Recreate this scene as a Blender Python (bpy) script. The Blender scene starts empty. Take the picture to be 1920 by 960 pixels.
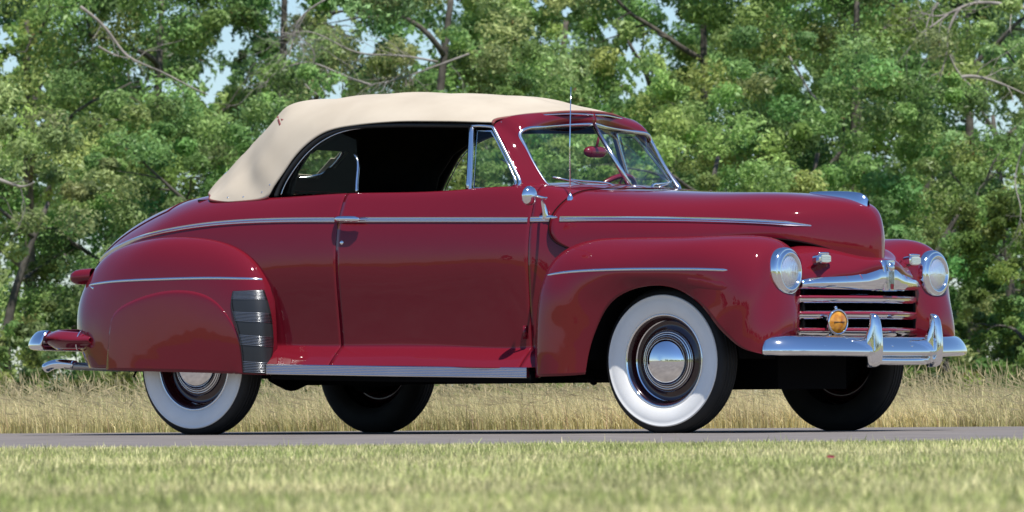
import bpy, math, random
import numpy as np
from mathutils import Vector, Matrix
from mathutils.bvhtree import BVHTree
sc = bpy.context.scene
C = sc.collection
rng = np.random.default_rng(7)
random.seed(7)
# ------------------------------------------------------------------ camera
CAM = np.array([21.9243, -28.2086, 0.1989]); YAW = 2.19952; PITCH = 0.0198817; ROLL = -0.00782696; FPX = 12981.9
Fv = np.array([math.cos(YAW)*math.cos(PITCH), math.sin(YAW)*math.cos(PITCH), math.sin(PITCH)])
Rv0 = np.array([math.sin(YAW), -math.cos(YAW), 0.0]); Uv0 = np.cross(Rv0, Fv)
Rv = math.cos(ROLL)*Rv0 + math.sin(ROLL)*Uv0; Uv = -math.sin(ROLL)*Rv0 + math.cos(ROLL)*Uv0
cd = bpy.data.cameras.new('camera'); cam = bpy.data.objects.new('camera', cd); C.objects.link(cam); sc.camera = cam
m = Matrix.Identity(4)
for i in range(3):
    m[i][0] = Rv[i]; m[i][1] = Uv[i]; m[i][2] = -Fv[i]; m[i][3] = CAM[i]
cam.matrix_world = m
cd.sensor_width = 36; cd.lens = FPX/1920*36; cd.clip_start = 0.5; cd.clip_end = 6000
cd.dof.use_dof = True; cd.dof.focus_distance = 30.2; cd.dof.aperture_fstop = 15.5
# ------------------------------------------------------------------ light
SUN_AZ = math.atan2(-0.14, 0.21); SUN_EL = math.radians(66.5)
sd = np.array([math.cos(SUN_EL)*math.cos(SUN_AZ), math.cos(SUN_EL)*math.sin(SUN_AZ), math.sin(SUN_EL)])
L = bpy.data.lights.new('sun', 'SUN'); L.energy = 4.3; L.angle = math.radians(0.53); L.color = (1.0, 0.955, 0.89)
sun = bpy.data.objects.new('sun', L); C.objects.link(sun)
sun.rotation_euler = Vector(sd).to_track_quat('Z', 'Y').to_euler(); sun.location = (0, 0, 30)
w = bpy.data.worlds.new("World"); sc.world = w; w.use_nodes = True
nt = w.node_tree; bg = nt.nodes['Background']; sky = nt.nodes.new('ShaderNodeTexSky'); sky.sky_type = 'NISHITA'
sky.sun_disc = False; sky.sun_elevation = SUN_EL; sky.sun_rotation = math.pi/2 - SUN_AZ
sky.air_density = 1.0; sky.dust_density = 0.1; sky.ozone_density = 3.0
tn = nt.nodes.new('ShaderNodeMix'); tn.data_type = 'RGBA'; tn.blend_type = 'MULTIPLY'; tn.inputs[0].default_value = 1; tn.inputs[7].default_value = (0.76, 0.88, 1.05, 1)
nt.links.new(sky.outputs[0], tn.inputs[6]); nt.links.new(tn.outputs[2], bg.inputs[0]); bg.inputs[1].default_value = 0.095
sc.view_settings.view_transform = 'Standard'; sc.view_settings.look = 'None'; sc.view_settings.gamma = 1
sc.view_settings.exposure = 0.42
sc.cycles.use_denoising = True
sc.cycles.max_bounces = 8; sc.cycles.transparent_max_bounces = 16
sc.cycles.sample_clamp_indirect = 8
# ------------------------------------------------------------------ measuring helpers
def ray(px, py):
    d = Fv*FPX + Rv*(px-960) - Uv*(py-480); return d/np.linalg.norm(d)
def un(px, py, w):
    """point at half width w (right side positive) seen at a photo pixel"""
    d = ray(px, py); k = (-w-CAM[1])/d[1]; return CAM + d*k
def proj(P):
    d = np.asarray(P)-CAM; w_ = d@Fv
    return np.array([960+FPX*(d@Rv)/w_, 480-FPX*(d@Uv)/w_])
FG = np.array([Fv[0], Fv[1], 0]); FG /= np.linalg.norm(FG); RG = Rv0
def place(D, s, z=0.0):
    """ground point D metres in front of the camera and s metres to its right"""
    p = CAM + FG*D + RG*s; return np.array([p[0], p[1], z])
# ------------------------------------------------------------------ materials
def mat(name, col, rough=0.5, metal=0.0, coat=0.0, spec=0.5, coatr=0.03):
    m_ = bpy.data.materials.new(name); m_.use_nodes = True; b = m_.node_tree.nodes['Principled BSDF']
    b.inputs['Base Color'].default_value = (*col, 1); b.inputs['Roughness'].default_value = rough
    b.inputs['Metallic'].default_value = metal; b.inputs['Coat Weight'].default_value = coat
    b.inputs['Coat Roughness'].default_value = coatr; b.inputs['Specular IOR Level'].default_value = spec; b.inputs['Coat IOR'].default_value = 1.46
    return m_
def N(m_, t, **k):
    n = m_.node_tree.nodes.new(t)
    for a, b in k.items(): setattr(n, a, b)
    return n
def noisecol(m_, cols, scale, detail=4, obj=True, stretch=(1, 1, 1), bump=0, bscale=None, bdist=0.01, rot=(0,0,0)):
    t = m_.node_tree; b = t.nodes['Principled BSDF']
    co = N(m_, 'ShaderNodeNewGeometry'); mp = N(m_, 'ShaderNodeMapping'); mp.inputs['Scale'].default_value = stretch
    mp.inputs['Rotation'].default_value = rot
    t.links.new(co.outputs['Position'], mp.inputs[0])
    n = N(m_, 'ShaderNodeTexNoise'); n.inputs['Scale'].default_value = scale; n.inputs['Detail'].default_value = detail
    t.links.new(mp.outputs[0], n.inputs['Vector'])
    r = N(m_, 'ShaderNodeValToRGB'); e = r.color_ramp.elements
    while len(e) < len(cols): e.new(0.5)
    for i, (p, c) in enumerate(cols): e[i].position = p; e[i].color = (*c, 1)
    t.links.new(n.outputs['Fac'], r.inputs[0]); t.links.new(r.outputs[0], b.inputs['Base Color'])
    if bump:
        n2 = N(m_, 'ShaderNodeTexNoise'); n2.inputs['Scale'].default_value = bscale or scale; n2.inputs['Detail'].default_value = 5
        t.links.new(mp.outputs[0], n2.inputs['Vector'])
        bp = N(m_, 'ShaderNodeBump'); bp.inputs['Strength'].default_value = bump; bp.inputs['Distance'].default_value = bdist
        t.links.new(n2.outputs['Fac'], bp.inputs['Height']); t.links.new(bp.outputs[0], b.inputs['Normal'])
    return m_
PAINT = mat('maroon_paint', (0.150, 0.0080, 0.0165), 0.5, 0.0, 1.0, 0.0, 0.03)
def paint_ripple():
    t = PAINT.node_tree; b = t.nodes['Principled BSDF']
    g = N(PAINT, 'ShaderNodeNewGeometry'); n = N(PAINT, 'ShaderNodeTexNoise'); n.inputs['Scale'].default_value = 5; n.inputs['Detail'].default_value = 2
    t.links.new(g.outputs['Position'], n.inputs['Vector'])
    bp = N(PAINT, 'ShaderNodeBump'); bp.inputs['Strength'].default_value = 0.10; bp.inputs['Distance'].default_value = 0.012
    t.links.new(n.outputs['Fac'], bp.inputs['Height']); t.links.new(bp.outputs[0], b.inputs['Coat Normal'])
paint_ripple()
CHROME = mat('chrome', (0.86, 0.87, 0.88), 0.06, 1.0)
STEEL = mat('polished_steel_trim', (0.76, 0.78, 0.80), 0.17, 1.0)
DSTEEL = mat('worn_guard_steel', (0.40, 0.41, 0.42), 0.30, 1.0)
PIPE = mat('exhaust_steel', (0.42, 0.41, 0.40), 0.4, 1.0)
RUBBER = noisecol(mat('tyre_rubber', (0.014, 0.014, 0.014), 0.75), [(0.3, (0.010, 0.010, 0.010)), (0.8, (0.020, 0.019, 0.018))], 12)
WHITE = noisecol(mat('whitewall_rubber', (0.8, 0.8, 0.78), 0.5), [(0.3, (0.80, 0.79, 0.75)), (0.8, (0.87, 0.86, 0.82))], 9)
BLACK = mat('black_underbody', (0.004, 0.004, 0.0045), 0.9, spec=0.08)
SEAL = mat('black_seal', (0.012, 0.012, 0.012), 0.5)
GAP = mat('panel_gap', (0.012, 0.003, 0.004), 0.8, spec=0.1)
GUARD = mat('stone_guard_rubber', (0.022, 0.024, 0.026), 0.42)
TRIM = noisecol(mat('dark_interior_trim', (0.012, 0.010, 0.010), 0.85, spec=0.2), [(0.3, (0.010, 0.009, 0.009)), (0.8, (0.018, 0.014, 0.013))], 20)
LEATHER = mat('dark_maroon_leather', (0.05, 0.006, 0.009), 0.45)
RED = mat('maroon_enamel', (0.23, 0.012, 0.03), 0.25, coat=0.8)
PIPING = mat('red_brown_piping', (0.20, 0.045, 0.04), 0.7)
CANVAS = noisecol(mat('tan_canvas', (0.62, 0.50, 0.40), 0.92, spec=0.15), [(0.25, (0.45, 0.385, 0.295)), (0.75, (0.55, 0.48, 0.375))], 3.5, 6, bump=0.25, bscale=420, bdist=0.001)
AMBER = noisecol(mat('amber_glass', (0.7, 0.3, 0.02), 0.08, coat=1.0), [(0.35, (0.42, 0.13, 0.008)), (0.65, (0.78, 0.36, 0.03))], 30, 3)
LENS = mat('lamp_lens', (0.62, 0.67, 0.70), 0.10, 0.65, coat=1.0)
HLENS = mat('fluted_headlamp_glass', (0.78, 0.83, 0.86), 0.16, 0.75, coat=1.0)
def flutes():
    t = HLENS.node_tree; b = t.nodes['Principled BSDF']; g_ = N(HLENS, 'ShaderNodeNewGeometry'); wv = N(HLENS, 'ShaderNodeTexWave', wave_type='BANDS', bands_direction='Y'); wv.inputs['Scale'].default_value = 22; wv.inputs['Distortion'].default_value = .6
    t.links.new(g_.outputs['Position'], wv.inputs['Vector']); n = N(HLENS, 'ShaderNodeTexNoise'); n.inputs['Scale'].default_value = 38; t.links.new(g_.outputs['Position'], n.inputs['Vector'])
    ad = N(HLENS, 'ShaderNodeMath', operation='ADD'); t.links.new(wv.outputs['Fac'], ad.inputs[0]); t.links.new(n.outputs['Fac'], ad.inputs[1])
    bp = N(HLENS, 'ShaderNodeBump'); bp.inputs['Strength'].default_value = .45; bp.inputs['Distance'].default_value = .004; t.links.new(ad.outputs[0], bp.inputs['Height']); t.links.new(bp.outputs[0], b.inputs['Normal'])
flutes()
TAIL = mat('tail_lamp_red', (0.35, 0.01, 0.01), 0.12, coat=1.0)
def glass(name, tint=(0.86, 0.92, 0.89), refl=.04):
    m_ = bpy.data.materials.new(name); m_.use_nodes = True; t = m_.node_tree; t.nodes.clear()
    o = N(m_, 'ShaderNodeOutputMaterial'); mx = N(m_, 'ShaderNodeMixShader'); lw = N(m_, 'ShaderNodeLayerWeight'); lw.inputs['Blend'].default_value = 0.5
    pw = N(m_, 'ShaderNodeMath', operation='POWER'); pw.inputs[1].default_value = 5; ma = N(m_, 'ShaderNodeMath', operation='MULTIPLY_ADD'); ma.inputs[1].default_value = .92; ma.inputs[2].default_value = refl
    tr = N(m_, 'ShaderNodeBsdfTransparent'); tr.inputs[0].default_value = (*tint, 1); gl = N(m_, 'ShaderNodeBsdfGlossy'); gl.inputs['Roughness'].default_value = 0.01
    t.links.new(lw.outputs['Facing'], pw.inputs[0]); t.links.new(pw.outputs[0], ma.inputs[0]); t.links.new(ma.outputs[0], mx.inputs[0])
    t.links.new(tr.outputs[0], mx.inputs[1]); t.links.new(gl.outputs[0], mx.inputs[2]); t.links.new(mx.outputs[0], o.inputs[0])
    return m_
GLASS = glass('window_glass'); TINT = glass('rear_window_glass', (0.72, 0.78, 0.74)); QGLASS = glass('quarter_glass', (0.88, 0.90, 0.88), .012)
# ------------------------------------------------------------------ mesh helpers
def mesh(name, V, Fc, material, parent=None, smooth=True, sharp=None):
    me = bpy.data.meshes.new(name); me.from_pydata([tuple(v) for v in V], [], [tuple(int(i) for i in f) for f in Fc]); me.update()
    if smooth: me.polygons.foreach_set('use_smooth', [True]*len(me.polygons))
    if sharp: me.set_sharp_from_angle(angle=math.radians(sharp))
    me.materials.append(material)
    o = bpy.data.objects.new(name, me); C.objects.link(o)
    if parent: o.parent = parent
    return o
def empty(name, label, cat, loc=(0, 0, 0), group=None):
    o = bpy.data.objects.new(name, None); C.objects.link(o); o.location = loc; o['label'] = label; o['category'] = cat
    if group: o['group'] = group
    return o
def join(parts):
    V = []; F_ = []; n = 0
    for v, f in parts:
        V.append(np.asarray(v, float)); F_ += [[i+n for i in q] for q in f]; n += len(v)
    return np.vstack(V), F_
def mir(vf):
    v, f = vf; v = np.array(v, float); v[:, 1] *= -1
    return v, [list(q)[::-1] for q in f]
def smat(t, s):
    """matrix that evaluates the natural cubic spline with knots t at s"""
    t = np.asarray(t, float); s = np.asarray(s, float); n = len(t)
    if n == 2:
        a = (s-t[0])/(t[1]-t[0]); return np.stack([1-a, a], 1)
    h = np.diff(t); A = np.zeros((n, n)); B = np.zeros((n, n)); A[0, 0] = A[-1, -1] = 1
    for i in range(1, n-1):
        A[i, i-1] = h[i-1]; A[i, i] = 2*(h[i-1]+h[i]); A[i, i+1] = h[i]
        B[i, i-1] = 6/h[i-1]; B[i, i] = -6/h[i-1]-6/h[i]; B[i, i+1] = 6/h[i]
    M2 = np.linalg.solve(A, B); I = np.eye(n)
    k = np.clip(np.searchsorted(t, s, 'right')-1, 0, n-2)
    hh = h[k][:, None]; a = (t[k+1]-s)[:, None]; b = (s-t[k])[:, None]
    return M2[k]*a**3/(6*hh)+M2[k+1]*b**3/(6*hh)+(I[k]/hh-M2[k]*hh/6)*a+(I[k+1]/hh-M2[k+1]*hh/6)*b
def curve(P, n, closed=False):
    P = np.asarray(P, float)
    if closed:
        P = np.vstack([P[-3:], P, P[:4]])
    d = np.linalg.norm(np.diff(P, axis=0), axis=1)**0.7; t = np.r_[0, np.cumsum(d)]
    if closed: return smat(t, np.linspace(t[3], t[-4], n, endpoint=False))@P
    return smat(t, np.linspace(0, t[-1], n))@P
class Surf:
    """tensor cubic spline through a control grid G[u][v] = (x, half width, z)"""
    def __init__(s, G):
        s.G = np.array(G, float); G = s.G
        s.tu = np.r_[0, np.cumsum(np.mean(np.linalg.norm(np.diff(G, axis=0), axis=2), axis=1)**0.7)]
        s.tv = np.r_[0, np.cumsum(np.mean(np.linalg.norm(np.diff(G, axis=1), axis=2), axis=0)**0.7)]
    def pts(s, u0, u1, v0, v1, nu, nv):
        nu_, nv_ = s.G.shape[:2]
        su = np.interp(np.linspace(u0, u1, nu), np.arange(nu_), s.tu); sv = np.interp(np.linspace(v0, v1, nv), np.arange(nv_), s.tv)
        P = np.einsum('ai,bj,ijk->abk', smat(s.tu, su), smat(s.tv, sv), s.G)
        return P
    def grid(s, us, vs, keep, flip=False):
        """patch on explicit parameter lists; keep(u, v) says which cells exist"""
        nu_, nv_ = s.G.shape[:2]; su = np.interp(us, np.arange(nu_), s.tu); sv = np.interp(vs, np.arange(nv_), s.tv)
        P = np.einsum('ai,bj,ijk->abk', smat(s.tu, su), smat(s.tv, sv), s.G); P[..., 1] *= -1; nv = len(vs); F_ = []
        for i in range(len(us)-1):
            for j in range(nv-1):
                if keep((us[i]+us[i+1])/2, (vs[j]+vs[j+1])/2):
                    q = [i*nv+j, (i+1)*nv+j, (i+1)*nv+j+1, i*nv+j+1]; F_.append(q[::-1] if flip else q)
        used = sorted(set(k for f in F_ for k in f)); mp_ = {k: i for i, k in enumerate(used)}
        return P.reshape(-1, 3)[used], [[mp_[k] for k in f] for f in F_]
    def patch(s, u0=0, u1=None, v0=0, v1=None, nu=60, nv=40, off=0.0, flip=False, keep=None):
        if u1 is None: u1 = s.G.shape[0]-1
        if v1 is None: v1 = s.G.shape[1]-1
        P = s.pts(u0, u1, v0, v1, nu, nv); P[..., 1] = -P[..., 1]          # right hand side of the car is -y
        if off:
            du = np.gradient(P, axis=0); dv = np.gradient(P, axis=1); n = np.cross(du, dv); n /= np.linalg.norm(n, axis=2, keepdims=True)+1e-9
            P = P+n*off*(1 if not flip else -1)
        V = P.reshape(-1, 3); F_ = []
        for i in range(nu-1):
            for j in range(nv-1):
                q = [i*nv+j, (i+1)*nv+j, (i+1)*nv+j+1, i*nv+j+1]
                if keep is not None and not keep(V[q].mean(0)): continue
                F_.append(q if not flip else q[::-1])
        return V, F_
def bvh(vf): return BVHTree.FromPolygons([Vector(v) for v in vf[0]], [tuple(f) for f in vf[1]])
def hit(tree, px, py, w=0.85):
    l, n, i, d = tree.ray_cast(Vector(CAM), Vector(ray(px, py)))
    if l is None:
        l, n, i, d = tree.find_nearest(Vector(un(px, py, w)))
    n = np.array(n)
    if n@ray(px, py) > 0: n = -n
    return np.array(l), n
def side(tree, x, z, sgn=-1):
    l, n, i, d = tree.ray_cast(Vector((x, 3*sgn, z)), Vector((0, -sgn, 0)))
    if l is None: l, n, i, d = tree.find_nearest(Vector((x, 0.85*sgn, z)))
    n = np.array(n)
    if n[1]*sgn < 0: n = -n
    return np.array(l), n
def strip(pts, nrm, prof, taper=None):
    """sweep prof = [(across, out)] along pts lying on a surface with normals nrm"""
    pts = np.asarray(pts); nrm = np.asarray(nrm); T = np.gradient(pts, axis=0); T /= np.linalg.norm(T, axis=1, keepdims=True)+1e-12
    S = np.cross(T, nrm); S /= np.linalg.norm(S, axis=1, keepdims=True)+1e-12; Nn = np.cross(S, T)
    k = len(prof); V = []; F_ = []
    for i in range(len(pts)):
        tp = 1 if taper is None else taper[i]
        for a, o in prof: V.append(pts[i]+S[i]*a*tp+Nn[i]*o*(tp if o > 0 else 1))
    for i in range(len(pts)-1):
        for j in range(k):
            F_.append([i*k+j, i*k+(j+1) % k, (i+1)*k+(j+1) % k, (i+1)*k+j])
    F_.append(list(range(k))[::-1]); F_.append([(len(pts)-1)*k+j for j in range(k)])
    return np.array(V), F_
def halfround(wd, ht, n=9, base=-0.003):
    return [(-wd/2, base)]+[(-wd/2*math.cos(math.pi*i/(n-1)), ht*math.sin(math.pi*i/(n-1))) for i in range(n)]+[(wd/2, base)]
def on_surface(tree, pix, n=60, w=0.85):
    c = curve(np.array(pix, float), n); r = [hit(tree, a, b, w) for a, b in c]
    P = np.array([q[0] for q in r]); M = np.array([q[1] for q in r])
    for _ in range(2):
        M[1:-1] = (M[:-2]+M[1:-1]*2+M[2:])/4; P[1:-1] = (P[:-2]+P[1:-1]*2+P[2:])/4
    M /= np.linalg.norm(M, axis=1, keepdims=True)
    return P, M
def tube(pts, r, k=8, closed=False, flat=1.0, cap=True):
    pts = np.asarray(pts, float); n = len(pts); r = np.broadcast_to(r, (n,))
    T = np.gradient(pts, axis=0) if not closed else np.roll(pts, -1, 0)-np.roll(pts, 1, 0)
    T /= np.linalg.norm(T, axis=1, keepdims=True)+1e-12
    a = np.array([0, 0, 1.0]) if abs(T[0][2]) < 0.9 else np.array([1.0, 0, 0]); V = []
    nn = a-T[0]*(a@T[0]); nn /= np.linalg.norm(nn)
    for i in range(n):
        nn = nn-T[i]*(nn@T[i]); nn /= np.linalg.norm(nn)+1e-12; b = np.cross(T[i], nn)
        for j in range(k):
            t = 2*math.pi*j/k; V.append(pts[i]+r[i]*(math.cos(t)*nn*flat+math.sin(t)*b))
    F_ = []
    for i in range(n if closed else n-1):
        i2 = (i+1) % n
        for j in range(k): F_.append([i*k+j, i*k+(j+1) % k, i2*k+(j+1) % k, i2*k+j])
    if not closed and cap: F_.append(list(range(k))[::-1]); F_.append([(n-1)*k+j for j in range(k)])
    return np.array(V), F_
def lathe(prof, centre, axis, n=64, close=False):
    """prof = [(radius, along axis)]"""
    ax = np.array(axis, float); ax /= np.linalg.norm(ax); a = np.array([0, 0, 1.0]) if abs(ax[2]) < 0.9 else np.array([1.0, 0, 0])
    e1 = a-ax*(a@ax); e1 /= np.linalg.norm(e1); e2 = np.cross(ax, e1); c = np.array(centre, float); V = []; k = len(prof)
    for i in range(n):
        t = 2*math.pi*i/n; d = math.cos(t)*e1+math.sin(t)*e2
        for r_, h in prof: V.append(c+d*r_+ax*h)
    F_ = []
    for i in range(n):
        i2 = (i+1) % n
        for j in range(k if close else k-1): F_.append([i*k+j, i*k+(j+1) % k, i2*k+(j+1) % k, i2*k+j])
    return np.array(V), F_
def box(c, s, R=None):
    c = np.array(c, float); V = np.array([[x, y, z] for x in (-.5, .5) for y in (-.5, .5) for z in (-.5, .5)])*np.array(s)
    if R is not None: V = V@np.array(R).T
    return V+c, [[0, 1, 3, 2], [4, 6, 7, 5], [0, 4, 5, 1], [2, 3, 7, 6], [0, 2, 6, 4], [1, 5, 7, 3]]
def extrude(poly, d):
    """closed solid from a planar polygon (3-D points) pushed along vector d"""
    P = np.array(poly, float); n = len(P); V = np.vstack([P, P+np.array(d)])
    return V, [list(range(n)), [n+i for i in range(n)][::-1]]+[[i, n+i, n+(i+1) % n, (i+1) % n] for i in range(n)]
def both(name, vf, m_, parent, sharp=None):
    a = mesh(name, vf[0], vf[1], m_, parent, sharp=sharp); v, f = mir(vf); b = mesh(name, v, f, m_, parent, sharp=sharp); return a, b
def solid(o, t, offset=-1):
    md = o.modifiers.new('thickness', 'SOLIDIFY'); md.thickness = t; md.offset = offset; md.use_rim = True; return o

# ================================================================== THE CAR
car = empty('convertible_car', 'maroon 1940s convertible with tan canvas top and whitewall tyres parked across the narrow road', 'car', (1.4, 0, 0))
class Root: pass
def P_(o):                                                          # parent keeping world coordinates
    if isinstance(o, tuple):
        for q in o: P_(q)
        return o
    o.parent = car; o.matrix_parent_inverse = Matrix.Translation((-1.4, 0, 0)); return o
def part(name, vf, m_, parent=None, sharp=None, thick=0, offset=-1, smooth=True):
    o = mesh(name, vf[0], vf[1], m_, None, smooth, sharp)
    if parent is None: P_(o)
    else: o.parent = parent
    if thick: solid(o, thick, offset)
    return o
def pair(name, vf, m_, parents=None, sharp=None, thick=0, offset=-1):
    a = part(name, vf, m_, parents[0] if parents else None, sharp, thick, offset)
    b = part(name, mir(vf), m_, parents[1] if parents else None, sharp, thick, offset); return a, b
# ---- body shell: stations from the tail to the cowl
def row(xs, wz):
    if not hasattr(xs, '__len__'): xs = [xs]*len(wz)
    return [(x, a, b) for x, (a, b) in zip(xs, wz)]
BODY = Surf([
 row([-1.15,-1.13,-1.10,-1.07,-1.05,-1.03,-1.0,-.98,-.97,-.96,-.95,-.94], [(0,.40),(.18,.40),(.28,.395),(.34,.39),(.37,.385),(.39,.38),(.41,.375),(.42,.37),(.42,.36),(.42,.355),(.42,.345),(.42,.335)]),
 row([-1.17,-1.15,-1.12,-1.08,-1.05,-1.03,-1.0,-.98,-.97,-.96,-.95,-.94], [(0,.66),(.2,.65),(.32,.62),(.38,.58),(.41,.55),(.43,.53),(.45,.50),(.46,.46),(.46,.43),(.45,.40),(.44,.37),(.43,.34)]),
 row([-1.03,-1.015,-1.0,-.975,-.955,-.94,-.92,-.87,-.86,-.86,-.86,-.86], [(0,.955),(.22,.935),(.35,.88),(.42,.82),(.46,.77),(.48,.73),(.50,.66),(.51,.55),(.50,.48),(.49,.42),(.48,.38),(.47,.34)]),
 row([-.79,-.79,-.79,-.785,-.775,-.765,-.75,-.73,-.73,-.73,-.73,-.73], [(0,1.105),(.25,1.085),(.40,1.03),(.49,.965),(.53,.92),(.56,.88),(.59,.80),(.60,.60),(.59,.50),(.58,.43),(.57,.38),(.56,.34)]),
 row(-.5, [(0,1.205),(.28,1.19),(.45,1.14),(.56,1.08),(.62,1.03),(.655,.985),(.68,.88),(.68,.65),(.67,.50),(.66,.43),(.65,.38),(.64,.34)]),
 row(-.2, [(0,1.245),(.30,1.237),(.52,1.205),(.63,1.155),(.69,1.11),(.73,1.05),(.755,.90),(.75,.65),(.74,.50),(.74,.43),(.74,.38),(.74,.34)]),
 row(.12, [(0,1.25),(.33,1.245),(.56,1.225),(.675,1.188),(.735,1.138),(.772,1.07),(.80,.90),(.795,.65),(.79,.50),(.80,.43),(.83,.385),(.84,.345)]),
 row(.55, [(0,1.25),(.35,1.245),(.60,1.225),(.715,1.197),(.763,1.14),(.795,1.072),(.822,.90),(.806,.66),(.784,.468),(.793,.440),(.838,.402),(.889,.350)]),
 row(.925,[(0,1.25),(.35,1.245),(.61,1.225),(.728,1.206),(.771,1.14),(.80,1.067),(.825,.90),(.808,.66),(.785,.460),(.794,.433),(.840,.396),(.891,.345)]),
 row(1.55,[(0,1.25),(.35,1.245),(.60,1.225),(.722,1.205),(.766,1.135),(.795,1.058),(.82,.90),(.804,.66),(.782,.453),(.791,.425),(.837,.388),(.888,.336)]),
 row(2.085,[(0,1.238),(.34,1.233),(.58,1.222),(.69,1.205),(.738,1.13),(.767,1.045),(.79,.90),(.780,.66),(.763,.442),(.772,.414),(.818,.377),(.871,.325)]),
 row(2.36,[(0,1.19),(.30,1.185),(.50,1.165),(.60,1.12),(.655,1.07),(.690,1.02),(.715,.92),(.74,.66),(.74,.50),(.745,.43),(.76,.38),(.77,.34)]),
])
FL = True
full = BODY.patch(0, 11, 0, 11, 150, 110, flip=FL); TB = bvh(full)
g = 0.006
deck_i = 4.42
GU = .0035
us = np.unique(np.r_[np.linspace(0, deck_i, 60), deck_i+.02, np.linspace(deck_i+.03, 6, 24), np.linspace(6, 8-GU, 46), 8+GU, np.linspace(8.05, 9.95, 30), 10-GU, np.linspace(10+GU, 11, 16)])
vs = np.unique(np.r_[np.linspace(0, 2.5, 22), 2.54, np.linspace(2.56, 3, 5), np.linspace(3, 8, 56), np.linspace(8, 11, 34)])
def body_keep(u, v):
    if 8-GU < u < 8+GU or 10-GU < u < 10+GU: return False
    if 8+GU < u < 10-GU: return v < 3 and u > 9.72
    if u < 6: return v > 2.54 or u > deck_i+.02
    if v < 3: return 9.72 < u < 10.75
    return True
quarter = BODY.grid(us, vs, lambda u, v: body_keep(u, v) and u < 8.5, FL); cowl = BODY.grid(us, vs, lambda u, v: body_keep(u, v) and u > 8.5, FL)
part('rear_body', join([quarter, mir(quarter)]), PAINT, thick=0.003); part('cowl', join([cowl, mir(cowl)]), PAINT, thick=0.003)
doors = pair('door', BODY.grid(us, vs, lambda u, v: 8+GU < u < 10-GU and v > 3, FL), PAINT, thick=0.003)
tl = BODY.patch(0.6, deck_i-.02, 0, 2.5-.02, 60, 34, off=0.004, flip=FL); part('trunk_lid', join([tl, mir(tl)]), PAINT, thick=0.003)
ins = BODY.patch(0, 6, 0, 11, 60, 90, off=-0.025, flip=FL); ins2 = BODY.patch(6, 11, 3.1, 11, 50, 100, off=-0.025, flip=FL); ins3 = BODY.patch(9.76, 11, 0, 3.1, 14, 20, off=-0.012, flip=FL)
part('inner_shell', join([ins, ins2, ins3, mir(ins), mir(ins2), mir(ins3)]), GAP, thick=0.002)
# ---- hood
HOOD = Surf([
 row([2.31,2.30,2.27,2.235,2.20,2.225,2.31], [(0,1.212),(.30,1.206),(.56,1.192),(.678,1.145),(.758,1.05),(.777,.95),(.762,.905)]),
 row(2.6, [(0,1.193),(.28,1.187),(.49,1.163),(.60,1.115),(.66,1.04),(.685,.96),(.685,.915)]),
 row(2.9, [(0,1.180),(.25,1.173),(.425,1.147),(.53,1.10),(.582,1.03),(.605,.96),(.605,.925)]),
 row(3.18, [(0,1.170),(.20,1.163),(.335,1.135),(.42,1.085),(.458,1.02),(.472,.97),(.470,.945)]),
 row(3.36,[(0,1.150),(.16,1.142),(.265,1.112),(.33,1.062),(.358,1.01),(.368,.96),(.366,.930)]),
 row(3.46,[(0,1.132),(.12,1.122),(.195,1.088),(.238,1.038),(.254,.98),(.259,.93),(.257,.897)]),
 row([3.55,3.548,3.542,3.538,3.535,3.533,3.53],[(0,1.098),(.075,1.088),(.122,1.055),(.150,1.005),(.164,.95),(.169,.90),(.167,.858)]),
 row([3.60,3.598,3.595,3.592,3.59,3.588,3.585],[(0,1.045),(.035,1.037),(.062,1.015),(.080,.975),(.090,.93),(.094,.885),(.093,.844)]),
 row([3.622,3.621,3.620,3.619,3.618,3.617,3.616],[(0,.985),(.014,.98),(.027,.965),(.036,.94),(.041,.91),(.043,.875),(.042,.841)]),
 row([3.628,3.628,3.629,3.629,3.63,3.63,3.63],[(0,.955),(0,.950),(0,.94),(0,.925),(0,.90),(0,.87),(0,.841)]),
])
hp = HOOD.patch(0, 9, 0, 6, 130, 60, flip=FL); hoodo = part('hood', join([hp, mir(hp)]), PAINT, thick=0.004)
TH = bvh(hp)
hs = HOOD.patch(0, 9, 4.5, 6, 60, 12, off=-0.02, flip=FL)
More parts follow.
